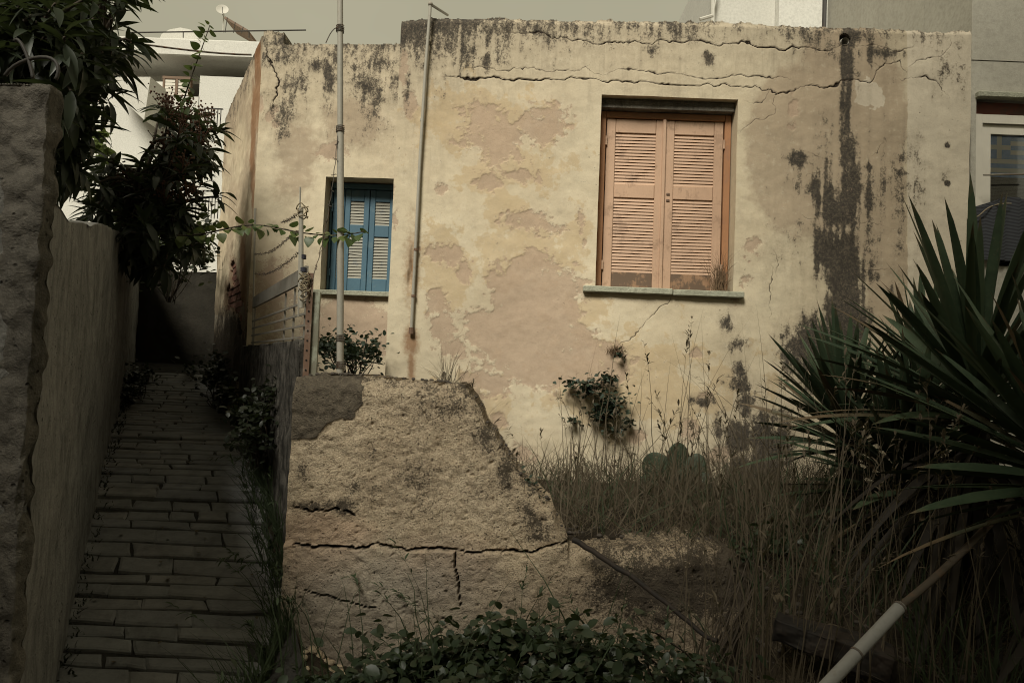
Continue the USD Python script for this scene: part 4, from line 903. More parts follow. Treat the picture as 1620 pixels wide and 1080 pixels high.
tw = thing('tall_building', 'tall pale rendered building rising behind the cracked house roof', 'building')
TY = 10.5
t0, t1, t2 = at_y(1131, 20, TY)[0], at_y(1226, 20, TY)[0], at_y(1420, 20, TY)[0]
put('wall_panel', nbx(t0, t1, TY, TY + 3, .6, 8.5), 'grey_stucco', tw)
put('wall_panel', nbx(t1 + .003, t2 + 4, TY - .16, TY + 3, .6, 8.5), 'white_stucco', tw)
put('corner_post', tube([at_y(1128, 40, TY - .1), at_y(1128, -60, TY - .1)], .035, 8), 'pale_metal', tw)
put('brace', tube([at_y(1129, 18, TY - .12), at_y(1136, -20, TY - .12)], .014, 6), 'pale_metal', tw)
put('roof_stay', tube([at_y(1107, 31, 8.0), at_y(1128, 25, 8.0)], .02, 6), 'pale_metal', tw)

# added block out of view, left of the viewpoint, to shade the paving
shd = thing('outbuilding', 'added unseen low shed left of the viewpoint that shades the alley', 'outbuilding')
put('walls', nbx(-5.6, -2.42, -1.6, PY - .06, -0.6, 3.5), 'pillar_concrete', shd)
put('roof', nbx(-5.8, -2.30, -1.8, PY - .05, 3.502, 3.6), 'roof_membrane', shd)
# house blocks added out of view, shaped to keep the low ground in shade
hx = thing('house_across', 'added unseen house block behind the viewpoint that shades the scene', 'house')
put('left_wing', nbx(-9.0, -4.2, -8.0, -2.2, -0.9, SHADE_LOW), 'grey_stucco', hx)
put('low_wing', nbx(-4.2 + .004, -1.5, -8.0, -2.25, -0.9, SHADE_MID), 'grey_stucco', hx)
put('middle_wing', nbx(-1.5 + .004, -.4, -8.0, -2.1, -0.9, 8.0), 'grey_stucco', hx)
put('tall_wing', nbx(-.4 + .004, 9.5, -8.0, -2.0, -0.9, SHADE_TALL), 'grey_stucco', hx)
for k, (xw, zw) in enumerate([(x, z) for z in (1.4, 4.4, 7.4) for x in (-7.6, -5.6, .6, 2.8, 5.0, 7.4)]):
    yb = -2.2 if xw < -1.6 else -2.0
    wq = put('window', nbx(xw, xw + 1.0, yb + .001, yb + .05, zw, zw + 1.3), 'brown_window_paint', hx)
    for j in range(2): put('shutter', nbx(xw + .06 + j * .45, xw + .48 + j * .45, yb + .051, yb + .075, zw + .06, zw + 1.24), 'blue_paint', wq)
# ================================================================== POLES, RAILING, WIRES
pole = thing('tall_pole', 'tall grey pipe pole standing on the wall in front of the blue window', 'pole')
PB = at_y(539, 590, 3.86)
PT = at_y(538, -40, 3.86)
pm1 = PB + (PT - PB) * .60
put('lower_pipe', tube([PB - [0, 0, .08], PB + (PT - PB) * .3, pm1], .0195, 12), 'grey_pipe', pole, smooth=40)
put('upper_pipe', tube([pm1, PT], .0165, 12), 'grey_pipe', pole, smooth=40)
for t, w in ((.605, .022), (.86, .021), (0.02, .026), (.085, .022)):
    c = PB + (PT - PB) * t
    sp_ = [c + [w * math.cos(a), w * math.sin(a), .0016 * a - .02] for a in np.linspace(0, 2 * math.pi * 4, 70)]
    put('wire_tie', tube(sp_, .0028, 5), 'wire', pole)
c = PB + (PT - PB) * .86
put('wire_end', tube(spline([c, c + [-.03, -.03, -.02], c + [-.07, -.03, -.1]], 8), .003, 5), 'wire', pole)
rp = thing('rusty_post', 'rusty perforated steel post with grey pipe wired to it', 'post')
rb = at_y(484, 588, 3.83); rt = at_y(478, 330, 3.83)
rm = rb + (rt - rb) * .55
ang = frame_box(rb, (1, 0, 0), (0, 1, 0), (0, 0, 1), -.017, .017, -.004, .0, -.06, (rm - rb)[2] + .05)
put('perforated_angle', cat([ang, frame_box(rb, (1, 0, 0), (0, 1, 0), (0, 0, 1), -.017, -.013, .0005, .03, -.06, (rm - rb)[2] + .05)]), 'rusty_steel', rp)
for k in range(9):
    z = .01 + k * .055
    h_ = trimesh.creation.cylinder(.0055, .003, sections=10); h_.apply_transform(trimesh.transformations.rotation_matrix(math.pi / 2, [1, 0, 0])); h_.apply_translation(rb + [0, -.0052, z])
    put('hole', h_, 'dark_void', rp)
put('upper_pipe', tube([rm - [0, 0, .15] + [0, -.02, 0], rt + [0, -.02, 0]], .013, 10), 'grey_pipe', rp, smooth=40)
put('thin_rod', tube([rm - [.016, .015, .2], at_y(475, 296, 3.81)], .005, 6), 'grey_pipe', rp)
for t, w, mt in ((.62, .022, 'plastic_tie'), (.70, .02, 'plastic_tie')):
    c = rb + (rt - rb) * t + [0, -.012, 0]
    put('band', tube([c - [0, 0, .012], c + [0, 0, .012]], w, 12), mt, rp)
for t0_, n_ in ((.46, 6), (.97, 3), (.52, 4)):
    c = rb + (rt - rb) * t0_ + [0.004, -.012, 0]
    put('rope_lashing', tube([c + [(.028 + .006 * math.sin(a * 1.7)) * math.cos(a), .028 * math.sin(a), .004 * a - .03 + .012 * math.sin(a * 2.3)] for a in np.linspace(0, 2 * math.pi * n_, 80)], .0035, 5), 'rope', rp)
bd = thing('wooden_board', 'pale weathered green board upright beside the rusty post', 'board')
bb, bt = at_y(495, 590, 3.86), at_y(494, 462, 3.86)
put('board', rough(frame_box(bb, (1, 0, 0), (0, 1, 0), (0, 0, 1), -.024, .022, -.012, .012, -.06, (bt - bb)[2], .002), .03, .003, 9, 91), 'weathered_board', bd)

rl = thing('metal_railing', 'white flaking metal railing panel on the low wall', 'railing')
ra, rb2 = at_y(477, 540, 4.15), at_y(396, 541, 5.9)
rd = (rb2 - ra) * [1, 1, 0]; rL = np.linalg.norm(rd); rd /= rL; rn = np.array([rd[1], -rd[0], 0])
zb0, zt0_ = zlt + .02, at_y(477, 420, 4.15)[2]
zfar = at_y(395, 470, 5.9)[2]
def rbx(s0, s1, z0, z1, z0b, z1b, th=.015, off=0.0):
    v = []
    for s, za_, zb_ in ((s0, z0, z1), (s1, z0b, z1b)):
        for o_ in (off, off + th):
            for z in (za_, zb_): v.append(ra * [1, 1, 0] + rd * s + rn * o_ + Zv * z)
    m = trimesh.convex.convex_hull(np.array(v)); return m
put('top_board', rbx(0, rL, zt0_ - .095, zt0_, zfar - .095, zfar, .02), 'white_rail', rl)
for fr2 in (.0, .22, .44, .66):
    za_, zb_ = zb0 + (zt0_ - .12 - zb0) * fr2, zb0 + (zfar - .12 - zb0) * fr2
    put('bar', rbx(0, rL, za_, za_ + .013, zb_, zb_ + .013, .010, .004), 'white_rail', rl)
for s in (.03, .36, .66, rL - .03):
    zz = np.interp(s, [0, rL], [zt0_, zfar]) - .097
    put('upright', rbx(s, s + .022, zlt - .03, zz, zlt - .03, zz, .010, .0175), 'white_rail', rl)

def barbed(name, label, pts, n=60, r=.0022, spacing=.09):
    t = thing(name, label, 'wire', 'barbed wire strands')
    c = spline(pts, n)
    tw_ = np.stack([np.sin(np.arange(n) * 1.1) * .002, np.cos(np.arange(n) * 1.1) * .002, np.sin(np.arange(n) * .7) * .006], 1)
    put('strand', tube(c + tw_, r, 5), 'wire', t)
    d = np.concatenate([[0], np.cumsum(np.linalg.norm(np.diff(c, axis=0), axis=1))])
    bs = []
    for s in np.arange(spacing / 2, d[-1], spacing):
        p = np.array([np.interp(s, d, c[:, k]) for k in range(3)])
        for k in range(3):
            v = rng.normal(size=3); v /= np.linalg.norm(v)
            bs.append(tube([p - v * .016, p + v * .016], .0015, 4))
    put('barbs', cat(bs), 'wire', t)
barbed('barbed_wire', 'barbed wire slanting down from the tall pole to the rusty post', [at_y(534, 215, 3.84), at_y(522, 320, 3.84), at_y(506, 400, 3.83), at_y(491, 452, 3.82)])
barbed('barbed_wire', 'lower sagging barbed wire strand above the railing', [at_y(476, 398, 3.9), at_y(450, 418, 4.6), at_y(425, 432, 5.3), at_y(403, 432, 5.9)])
barbed('barbed_wire', 'middle sagging barbed wire strand above the railing', [at_y(476, 365, 3.9), at_y(450, 382, 4.6), at_y(430, 397, 5.2), at_y(402, 402, 5.9)])
barbed('barbed_wire', 'topmost barbed wire strand from the post to the vine shoot', [at_y(476, 333, 3.9), at_y(462, 345, 4.4), at_y(445, 352, 5.0)])
fp = thing('thin_post', 'thin grey post at the house corner behind the railing', 'post')
p0_, p1_ = at_y(400, 545, 5.95), at_y(404, 330, 5.95)
put('rod', tube([p0_, p1_], .009, 8), 'grey_pipe', fp, smooth=40)

cd = thing('conduit_pipe', 'thin grey pipe running down the front of the house', 'pipe')
q = [fac(690, 6, .05), fac(681, 9, .05), fac(673, 110, .035), fac(667, 200, .03), fac(660, 350, .03), fac(652, 524, .03)]
put('pipe', tube([fac(681, 7, .05), fac(673, 110, .04), fac(664, 260, .035), fac(655, 440, .03), fac(651, 520, .03)], .0125, 10), 'grey_pipe', cd, smooth=40)
e_ = fac(681, 7, .05)
put('roof_pipe', tube([e_, e_ + (fac(708, 24, -.5) - e_)], .011, 10), 'grey_pipe', cd, smooth=40)
put('elbow', trimesh.creation.icosphere(2, .019).apply_translation(e_), 'grey_wood', cd, smooth=True)
put('end_cap', tube([fac(650.8, 518, .03), fac(650.3, 528, .03)], .019, 10), 'rusty_steel', cd)
for pxy in ((677, 60), (668, 190), (658, 395), (654, 468)):
    c = fac(*pxy, .03); put('clip', tube([c - [0, 0, .01], c + [0, 0, .01]], .017, 10), 'rusty_steel' if pxy[1] > 390 else 'grey_pipe', cd)
# ================================================================== VEGETATION
exec_veg = True
def leaf_template(kind):
    """Unit leaf along +x, width along y, normal +z."""
    if kind == 'lance':
        t = np.array([0, .12, .3, .5, .7, .88, 1.0]); w = np.array([.01, .055, .11, .135, .115, .06, .0]); droop = .30; fold = .35
    elif kind == 'heart':
        t = np.array([0, .08, .3, .55, .8, 1.0]); w = np.array([.10, .36, .46, .38, .2, 0.0]); droop = .18; fold = .15
    elif kind == 'oval':
        t = np.array([0, .2, .5, .8, 1.0]); w = np.array([.04, .26, .34, .24, 0.0]); droop = .15; fold = .2
    v, f = [], []
    for a, b in zip(t, w):
        z = -droop * a * a
        v += [(a, -b, z + fold * b), (a, 0, z), (a, b, z + fold * b)]
    for k in range(len(t) - 1):
        o = 3 * k
        for j in (0, 1):
            f += [(o + j, o + j + 3, o + j + 4), (o + j, o + j + 4, o + j + 1)]
    return np.array(v, float), np.array(f)
def orient(d, up_hint=None, roll=0.0):
    """Rows: x = d, y, z."""
    d = pm(d); d = d / np.linalg.norm(d, axis=-1, keepdims=True)
    up = np.broadcast_to(np.array([0, 0, 1.0]) if up_hint is None else up_hint, d.shape)
    y = np.cross(up, d); y /= np.linalg.norm(y, axis=-1, keepdims=True) + 1e-9
    z = np.cross(d, y)
    roll = np.broadcast_to(roll, d.shape[:-1])[..., None]
    y2 = y * np.cos(roll) + z * np.sin(roll); z2 = z * np.cos(roll) - y * np.sin(roll)
    return np.stack([d, y2, z2], -2)
def leaves(kind, pos, dirs, size, roll=0.0, bend=None):
    v, f = leaf_template(kind)
    n = len(pos)
    A = orient(dirs, None, roll)
    S = np.broadcast_to(np.asarray(size, float), (n,))
    vv = np.repeat(v[None], n, 0)
    if bend is not None: vv[..., 2] -= np.asarray(bend)[:, None] * vv[..., 0] ** 2
    V = pm(pos)[:, None] + np.einsum('nvk,nkj->nvj', vv, A) * S[:, None, None]
    return V, f
def joined(V, f):
    n, k = V.shape[:2]
    return V.reshape(-1, 3), (f[None] + (np.arange(n) * k)[:, None, None]).reshape(-1, 3)
def leaf_parts(V, f, mat, parent, most=300, name='leaf', rest='foliage'):
    """The leaves that show largest as parts, the rest as one part."""
    c = V.mean(1); d = np.linalg.norm(c - EYE, axis=1)
    px, py = proj(c)
    ext = np.ptp(V, axis=1).max(1) / d
    score = ext * ((px > -10) & (px < 1630) & (py > -10) & (py < 1090)) * (1 + .2 * (d < np.median(d)))
    order = np.argsort(-score)
    for k in order[:most]: put(name, (V[k], f), mat, parent, smooth=True)
    if len(order) > most:
        put(rest, joined(V[order[most:]], f), mat, parent, smooth=True, kind='stuff')

def loquat(name, label, trunk, shoots, seed, leaf=(.15, .24), panicles=12, per=(8, 13)):
    r = np.random.default_rng(seed)
    t = thing(name, label, 'tree', group='loquat trees over the boundary wall')
    base, fork = pm(trunk[0]), pm(trunk[1])
    put('trunk', tube(spline([base, (base + fork) / 2 + [.04, .02, 0], fork], 8), np.linspace(.07, .05, 8), 8), 'twig', t, smooth=True)
    br, P, D, S = [], [], [], []
    tips = pm(shoots)
    for s in tips:
        mid = fork + (s - fork) * .5 + r.normal(size=3) * .08 + [0, 0, .06]
        br.append(tube(spline([fork, mid, s], 7), np.linspace(.022, .007, 7), 5))
        n = r.integers(*per)
        ax_ = s - mid; ax_ /= np.linalg.norm(ax_)
        ax_ = ax_ * .6 + np.array([0, -.1, .5]); ax_ /= np.linalg.norm(ax_)
        for k in range(n):
            a = k * 2.4 + r.uniform(0, .5); el = r.uniform(.05, .95)
            e1_ = np.cross(ax_, [0.3, 0.9, .1]); e1_ /= np.linalg.norm(e1_); e2_ = np.cross(ax_, e1_)
            d = ax_ * el + (e1_ * math.cos(a) + e2_ * math.sin(a)) * (1.1 - el * .4)
            P.append(s - ax_ * r.uniform(-.02, .12)); D.append(d); S.append(r.uniform(*leaf) * (0.7 + .3 * (1 - el)))
    put('branches', cat(br), 'twig', t, smooth=True)
    V, f = leaves('lance', np.array(P), np.array(D), np.array(S), r.uniform(-.5, .5, len(P)), r.uniform(.0, .55, len(P)))
    leaf_parts(V, f, 'loquat_leaf', t)
    if panicles:
        sel = np.argsort(-(tips[:, 2] * 1.0 - tips[:, 1] * .8 + tips[:, 0] * .25 + r.uniform(0, 1.0, len(tips))))[:panicles]
        m = trimesh.creation.icosphere(0, 1.0)
        for k in sel:
            fl = []
            st = []
            for j in range(46):
                o = r.normal(size=3) * [.05, .05, .045] + [0, 0, .10]
                fl.append((np.array(m.vertices) * r.uniform(.006, .012) + tips[k] + o, m.faces))
                if j % 4 == 0: st.append(tube([tips[k], tips[k] + o], .0025, 4))
            put('flower_cluster', cat(fl + st), 'flower_brown', t, kind='stuff')
    return t
def cloud_px(regions, n, r, gauss=False):
    """Points in px ellipses (cx, cy, rx, ry, y0, y1) at depths between y0 and y1."""
    ar = np.array([a[2] * a[3] for a in regions], float); out = []
    for k in r.choice(len(regions), n, p=ar / ar.sum()):
        cx, cy, rx, ry, y0, y1 = regions[k]
        a, q = r.uniform(0, 2 * np.pi), (abs(r.normal()) * .56 if gauss else math.sqrt(r.uniform(0, 1)))
        out.append(at_y(cx + rx * q * math.cos(a), cy + ry * q * math.sin(a), r.uniform(y0, y1)))
    return out
r1 = np.random.default_rng(101)
t1s = cloud_px([(40,50,130,90,3.7,5.2),(120,60,90,70,3.8,5.2),(90,160,70,80,3.8,5.0),(130,105,60,60,3.9,5.0),(100,230,35,60,4.0,5.0),(180,80,40,40,4,5),(60,-40,160,60,3.7,5.2),(60,90,100,90,3.5,4.4),(40,20,90,60,3.4,4.2),(85,200,35,70,3.7,4.6)], 255, r1)
loquat('loquat_tree', 'big dark loquat tree overhanging the boundary wall at the upper left', (at_y(60, 420, 4.6) * [1, 1, 0] + [0, 0, 1.4], at_y(70, 170, 4.6)), t1s, 102, (.16, .25), 0)
t2s = cloud_px([(270,230,60,60,5.0,6.2),(240,310,85,60,4.9,6.2),(310,240,50,60,5.2,6.2),(200,330,60,50,4.9,6),(260,370,80,40,5.0,6.0),(290,320,60,50,5,6.1),(270,170,30,25,5.2,6),(165,275,28,24,5,6),(190,360,60,40,4.9,6),(250,400,70,30,5,6)], 112, r1)
loquat('loquat_tree', 'smaller loquat tree with dry brown flower clusters above the alley', (at_y(120, 470, 5.9) * [1, 1, 0] + [0, 0, 1.6], at_y(215, 340, 5.7)), t2s, 103, (.16, .25), 15)

def bush(name, label, cat_, regions, n, size, mat, kind='oval', seed=0, stems=True, ground=None, down=0.0, part='foliage', flat=None):
    r = np.random.default_rng(seed)
    pts = np.array(cloud_px(regions, n, r, True))
    D = r.normal(size=(n, 3)) * [1, .7, .6] + [0, -.7, .25 - down]
    V, f = leaves(kind, pts, D, r.uniform(size[0], size[1], n), r.uniform(-.8, .8, n))
    t = thing(name, label, cat_, {'alley_weed': 'weeds along the alley', 'bramble': 'brambles below the retaining wall'}.get(name))
    put(part, joined(V, f), mat, t, smooth=True, kind='stuff')
    if stems:
        c = pts.mean(0); lo = np.array([c[0], c[1] + .05, pts[:, 2].min() - .05]) if ground is None else pm(ground)
        sel = pts[r.choice(n, min(26, n), replace=False)]
        put('stems', cat([tube(spline([lo + r.normal(size=3) * [.03, .02, .01], (lo + p) / 2 + r.normal(size=3) * .05, p], 6), .004, 4) for p in sel]), 'twig', t)
    return t
bush('wall_bush', 'dark leafy creeper hanging over the far end of the boundary wall', 'shrub', [(265,400,75,40,6.5,8.5),(300,370,45,36,6.4,7.5),(230,390,40,50,6.2,7.8),(320,410,20,30,7,8.2)], 1500, (.05, .09), 'vine_leaf_mass', seed=5)
bush('climbing_plant', 'green climber far behind, between the two loquat trees', 'plant', [(160,225,14,26,9,9.6),(165,250,12,20,9,9.6)], 120, (.09, .14), 'vine_leaf', seed=6)
bush('alley_weed', 'dark low weeds at the foot of the boundary wall far down the alley', 'weeds', [(215,600,22,26,7.0,7.6),(235,590,14,14,7.8,8.4),(205,620,16,20,6.6,7.2)], 420, (.04, .07), 'dark_weed', seed=7)
bush('alley_weed', 'dark bushy weeds at the foot of the old house side wall', 'weeds', [(340,600,40,24,6.4,7.4),(350,575,30,26,7,7.8),(300,585,20,12,8,8.6),(360,625,30,22,5.9,6.6)], 700, (.04, .07), 'dark_weed', seed=8)
bush('alley_weed', 'dark nettle clump leaning on the low wall beside the paving', 'weeds', [(410,650,44,34,4.5,5.1),(400,690,40,40,4.3,4.8),(430,620,30,30,4.6,5.2),(390,660,30,30,4.8,5.2)], 900, (.03, .06), 'dark_weed', seed=9)
bush('terrace_shrub', 'dark fine leaved shrub under the blue shuttered window', 'shrub', [(555,560,50,30,4.8,5.7),(540,545,30,26,5,5.7),(590,555,24,30,5,5.6),(515,550,12,26,4.9,5.4)], 1200, (.025, .05), 'ivy_leaf', seed=10)
bush('wall_creeper', 'round leaved dark creeper clinging to the front wall under the peach shutters', 'creeper', [(930,612,34,20,5.04,5.16),(965,640,34,32,5.02,5.16),(950,655,26,22,5.04,5.16),(905,665,13,9,5.1,5.16),(995,668,12,8,5.08,5.16),(970,680,20,10,5.06,5.16),(962,598,18,12,5.08,5.16),(980,562,8,9,5.1,5.16),(900,610,10,12,5.1,5.17)], 900, (.02, .045), 'ivy_leaf', 'heart', seed=11, stems=False)

def grass(name, label, roots, h, mat, seed, lean=(0, 0), spread=.35, width=.004, seg=7, heads=0.0, group=None, cat_='grass', bend=.6, kind='stuff'):
    r = np.random.default_rng(seed); R_ = pm(roots); n = len(R_)
    H = r.uniform(h[0], h[1], n); a = r.uniform(0, 2 * np.pi, n)
    L = np.stack([np.cos(a), np.sin(a) * .6, np.zeros(n)], 1) * r.uniform(0, spread, n)[:, None] + np.array([lean[0], lean[1], 0])
    B_ = r.uniform(0, bend, n)
    t = np.linspace(0, 1, seg)
    P = R_[:, None] + H[:, None, None] * (t[None, :, None] * np.array([0, 0, 1.0]) * (1 - .25 * B_[:, None, None] * t[None, :, None]) + L[:, None] * (t[None, :, None] ** 1.3 + B_[:, None, None] * 1.2 * t[None, :, None] ** 3) - np.array([0, 0, 1.0]) * (B_[:, None, None] * .35 * t[None, :, None] ** 4))
    P = P + (r.normal(size=P.shape) * .004)
    b = r.uniform(-.9, .9, n); W = np.stack([np.cos(b), np.sin(b), np.zeros(n)], 1) * (width * r.uniform(.6, 1.4, n))[:, None]
    prof = (1 - t ** 2.2 * .95)
    V = np.stack([P - W[:, None] * prof[None, :, None], P + W[:, None] * prof[None, :, None]], 2)      # n, seg, 2, 3
    k = np.arange(seg - 1) * 2
    f1 = np.concatenate([np.stack([k, k + 1, k + 3], 1), np.stack([k, k + 3, k + 2], 1)])
    V = V.reshape(n, seg * 2, 3); out = [joined(V, f1)]
    if heads > 0:
        sel = np.nonzero(r.uniform(size=n) < heads)[0]
        hp_, hd = [], []
        for s in sel:
            for j in range(14):
                q_ = P[s, -1] + (P[s, -2] - P[s, -1]) * r.uniform(0, 1.2)
                d_ = (P[s, -1] - P[s, -2]); d_ = d_ / np.linalg.norm(d_) + r.normal(size=3) * .35 + [0, 0, -.1]
                hp_.append(q_); hd.append(d_)
        if hp_:
            Vh, fh = leaves('lance', np.array(hp_), np.array(hd), r.uniform(.015, .05, len(hp_)))
            out.append(joined(Vh, fh))
    return put(name, cat(out), mat, label=label, cat=cat_, kind=kind, group=group)
def roots_xy(x0, x1, y0, y1, n, r):
    x, y = r.uniform(x0, x1, n), r.uniform(y0, y1, n)
    return np.stack([x, y, ground_z(x, y) - .03], 1)
rg = np.random.default_rng(77)
grass('dry_grass', 'tangled dry straw grass on the terrace below the front wall', roots_xy(.25, 2.3, 3.75, 4.95, 1500, rg), (.10, .42), 'dry_grass', 1, spread=1.7, width=.0024, bend=1.3)
grass('green_grass', 'green blades among the dry grass on the terrace', roots_xy(.3, 2.3, 3.8, 4.9, 360, rg), (.15, .55), 'green_grass', 2, spread=1.1, width=.0034, bend=1.2)
grass('tall_dry_grass', 'tall seeding grass stalks in front of the front wall', roots_xy(.4, 1.9, 3.9, 5.0, 130, rg), (.4, .95), 'dry_grass', 3, spread=.6, width=.0028, heads=.4)
grass('bank_grass', 'long dry stalks standing on the bank under the yucca', roots_xy(1.0, 2.4, 2.7, 3.9, 200, rg), (.5, 1.5), 'dry_grass', 4, spread=.6, width=.0024, heads=.2)
grass('tall_stalks', 'pale dry stalks standing taller than the rest before the stained wall', np.vstack([roots_xy(.8, 2.0, 2.6, 3.7, 100, rg), roots_xy(.3, 1.2, 3.75, 4.3, 30, rg)]), (.7, 1.55), 'dry_grass', 24, lean=(.03, 0), spread=.3, width=.0026, heads=.35, bend=.25)
grass('bank_litter', 'fallen dry straw lying over the dark bank', roots_xy(.9, 2.4, 2.6, 3.9, 420, rg), (.15, .4), 'dry_grass', 14, spread=2.2, width=.0022, bend=1.4)
grass('wall_base_grass', 'sparse dry grass along the foot of the front wall', roots_xy(-.5, 2.6, 4.7, 5.14, 1300, rg), (.10, .48), 'dry_grass', 15, spread=.8, width=.0022, bend=1.2, heads=.05)
grass('bank_green_grass', 'drooping green grass at the lower right corner', np.vstack([roots_xy(1.7, 2.6, 2.1, 3.0, 300, rg), roots_xy(1.0, 2.2, 3.0, 3.8, 140, rg)]), (.3, .8), 'green_grass', 5, spread=.6, width=.004, bend=1.0)
yy_ = rg.uniform(2.6, 5.0, 700)
grass('alley_grass', 'straggling grass along the right edge of the paving', np.stack([np.minimum(alley_left(yy_) + rg.uniform(1.02, 1.30, 700), np.where(yy_ > 3.6, low_left(np.maximum(yy_, 3.6)) - .02, RW_L + .03)), yy_, za(yy_) - .03], 1), (.08, .45), 'green_grass', 6, lean=(-.15, -.1), spread=.6, width=.003, heads=.08, bend=.9)
yy_ = rg.uniform(2.8, 7.5, 420)
grass('wall_foot_grass', 'short dark grass along the foot of the left boundary wall', np.stack([alley_left(yy_) + rg.uniform(.0, .09, 420), yy_, za(yy_) - .02], 1), (.02, .075), 'dark_weed', 7, spread=.9, width=.005)
rts = roots_xy(-1.05, .75, 2.7, 3.45, 90, rg)
grass('foreground_grass', 'tall thin grass stems rising in front of the retaining wall', rts, (.45, 1.0), 'green_grass', 8, lean=(-.1, 0), spread=.5, width=.0035, heads=.3, bend=.7)

bush('bramble', 'dark bramble leaves heaped at the foot of the retaining wall', 'bramble', [(720,1050,150,60,3.0,3.4),(800,1010,90,50,3.1,3.42),(900,1040,110,60,2.9,3.4),(650,1060,80,50,3.0,3.4),(860,1075,260,40,2.7,3.2),(540,1085,90,30,2.8,3.3),(480,1080,30,20,3.0,3.3)], 3600, (.035, .07), 'bramble_leaf', seed=21)
bush('bramble', 'bramble sprays on the bank beside the long brown stick', 'bramble', [(1000,1030,90,50,2.9,3.3),(1230,860,70,40,3.5,3.9),(1080,1060,90,40,2.7,3.2),(1180,880,60,30,3.5,3.9)], 700, (.025, .05), 'bramble_leaf', seed=22)
bush('wall_fern', 'small green weed tuft on the broken slope of the retaining wall', 'weeds', [(835,770,14,22,3.66,3.75),(850,795,18,12,3.64,3.74)], 240, (.015, .03), 'ivy_leaf', seed=23, stems=False)
_cx = at_y(1070, 790, 4.62)
_cr = np.stack([rg.normal(_cx[0], .22, 330), rg.uniform(4.5, 4.72, 330), np.zeros(330)], 1); _cr[:, 2] = ground_z(_cr[:, 0], _cr[:, 1]) - .02
grass('cactus_grass', 'thick mixed grass growing up in front of the prickly pear', _cr, (.15, .5), 'dry_grass', 41, spread=.8, width=.0024, bend=1.0)
# dry tufts
def tuft(name, label, base, n, h, mat, seed, lean, spread):
    r = np.random.default_rng(seed)
    return grass(name, label, pm(base) + r.normal(size=(n, 3)) * [.03, .012, .008], h, mat, seed, lean=lean, spread=spread, width=.0018, kind='stuff', bend=1.2)
tuft('dry_tuft', 'dry reddish twigs sprouting on the sill of the peach shutters', fuz(1142, 452)[0] * UD + FP0 * [0, 1, 0] - OUT * .05 + Zv * (wz0 + .01), 130, (.1, .42), 'dry_twig', 31, (-.05, -.05), .45)
tuft('dry_tuft', 'withered brown tuft hanging on the wall above the creeper', fac(972, 560, .01), 110, (.04, .11), 'dry_twig', 32, (0, -.3), .9)

# prickly pear
pc = thing('prickly_pear', 'green prickly pear pads in the grass by the front wall', 'cactus')
for (x, yy, w, h, tl, dy) in ((1043, 752, 24, 38, -.35, 4.85), (1072, 742, 22, 42, .0, 4.9), (1096, 750, 17, 34, .28, 4.88), (1030, 775, 18, 26, -.7, 4.78), (1084, 772, 22, 30, -.15, 4.74), (1110, 770, 16, 24, .5, 4.8), (1060, 785, 22, 24, .2, 4.75)):
    c = at_y(x, yy, dy); s = dy / F_PX
    m = trimesh.creation.icosphere(3, 1.0); v = np.array(m.vertices)
    v = v * [w * s, .016, h * s]; v[:, 0] *= 1 + .18 * v[:, 2] / (h * s)
    R_ = trimesh.transformations.rotation_matrix(tl, [0, 1, 0])[:3, :3] @ trimesh.transformations.rotation_matrix(random.uniform(-.5, .5), [0, 0, 1])[:3, :3]
    put('pad', (v @ R_.T + c, m.faces), 'cactus_skin', pc, smooth=True)

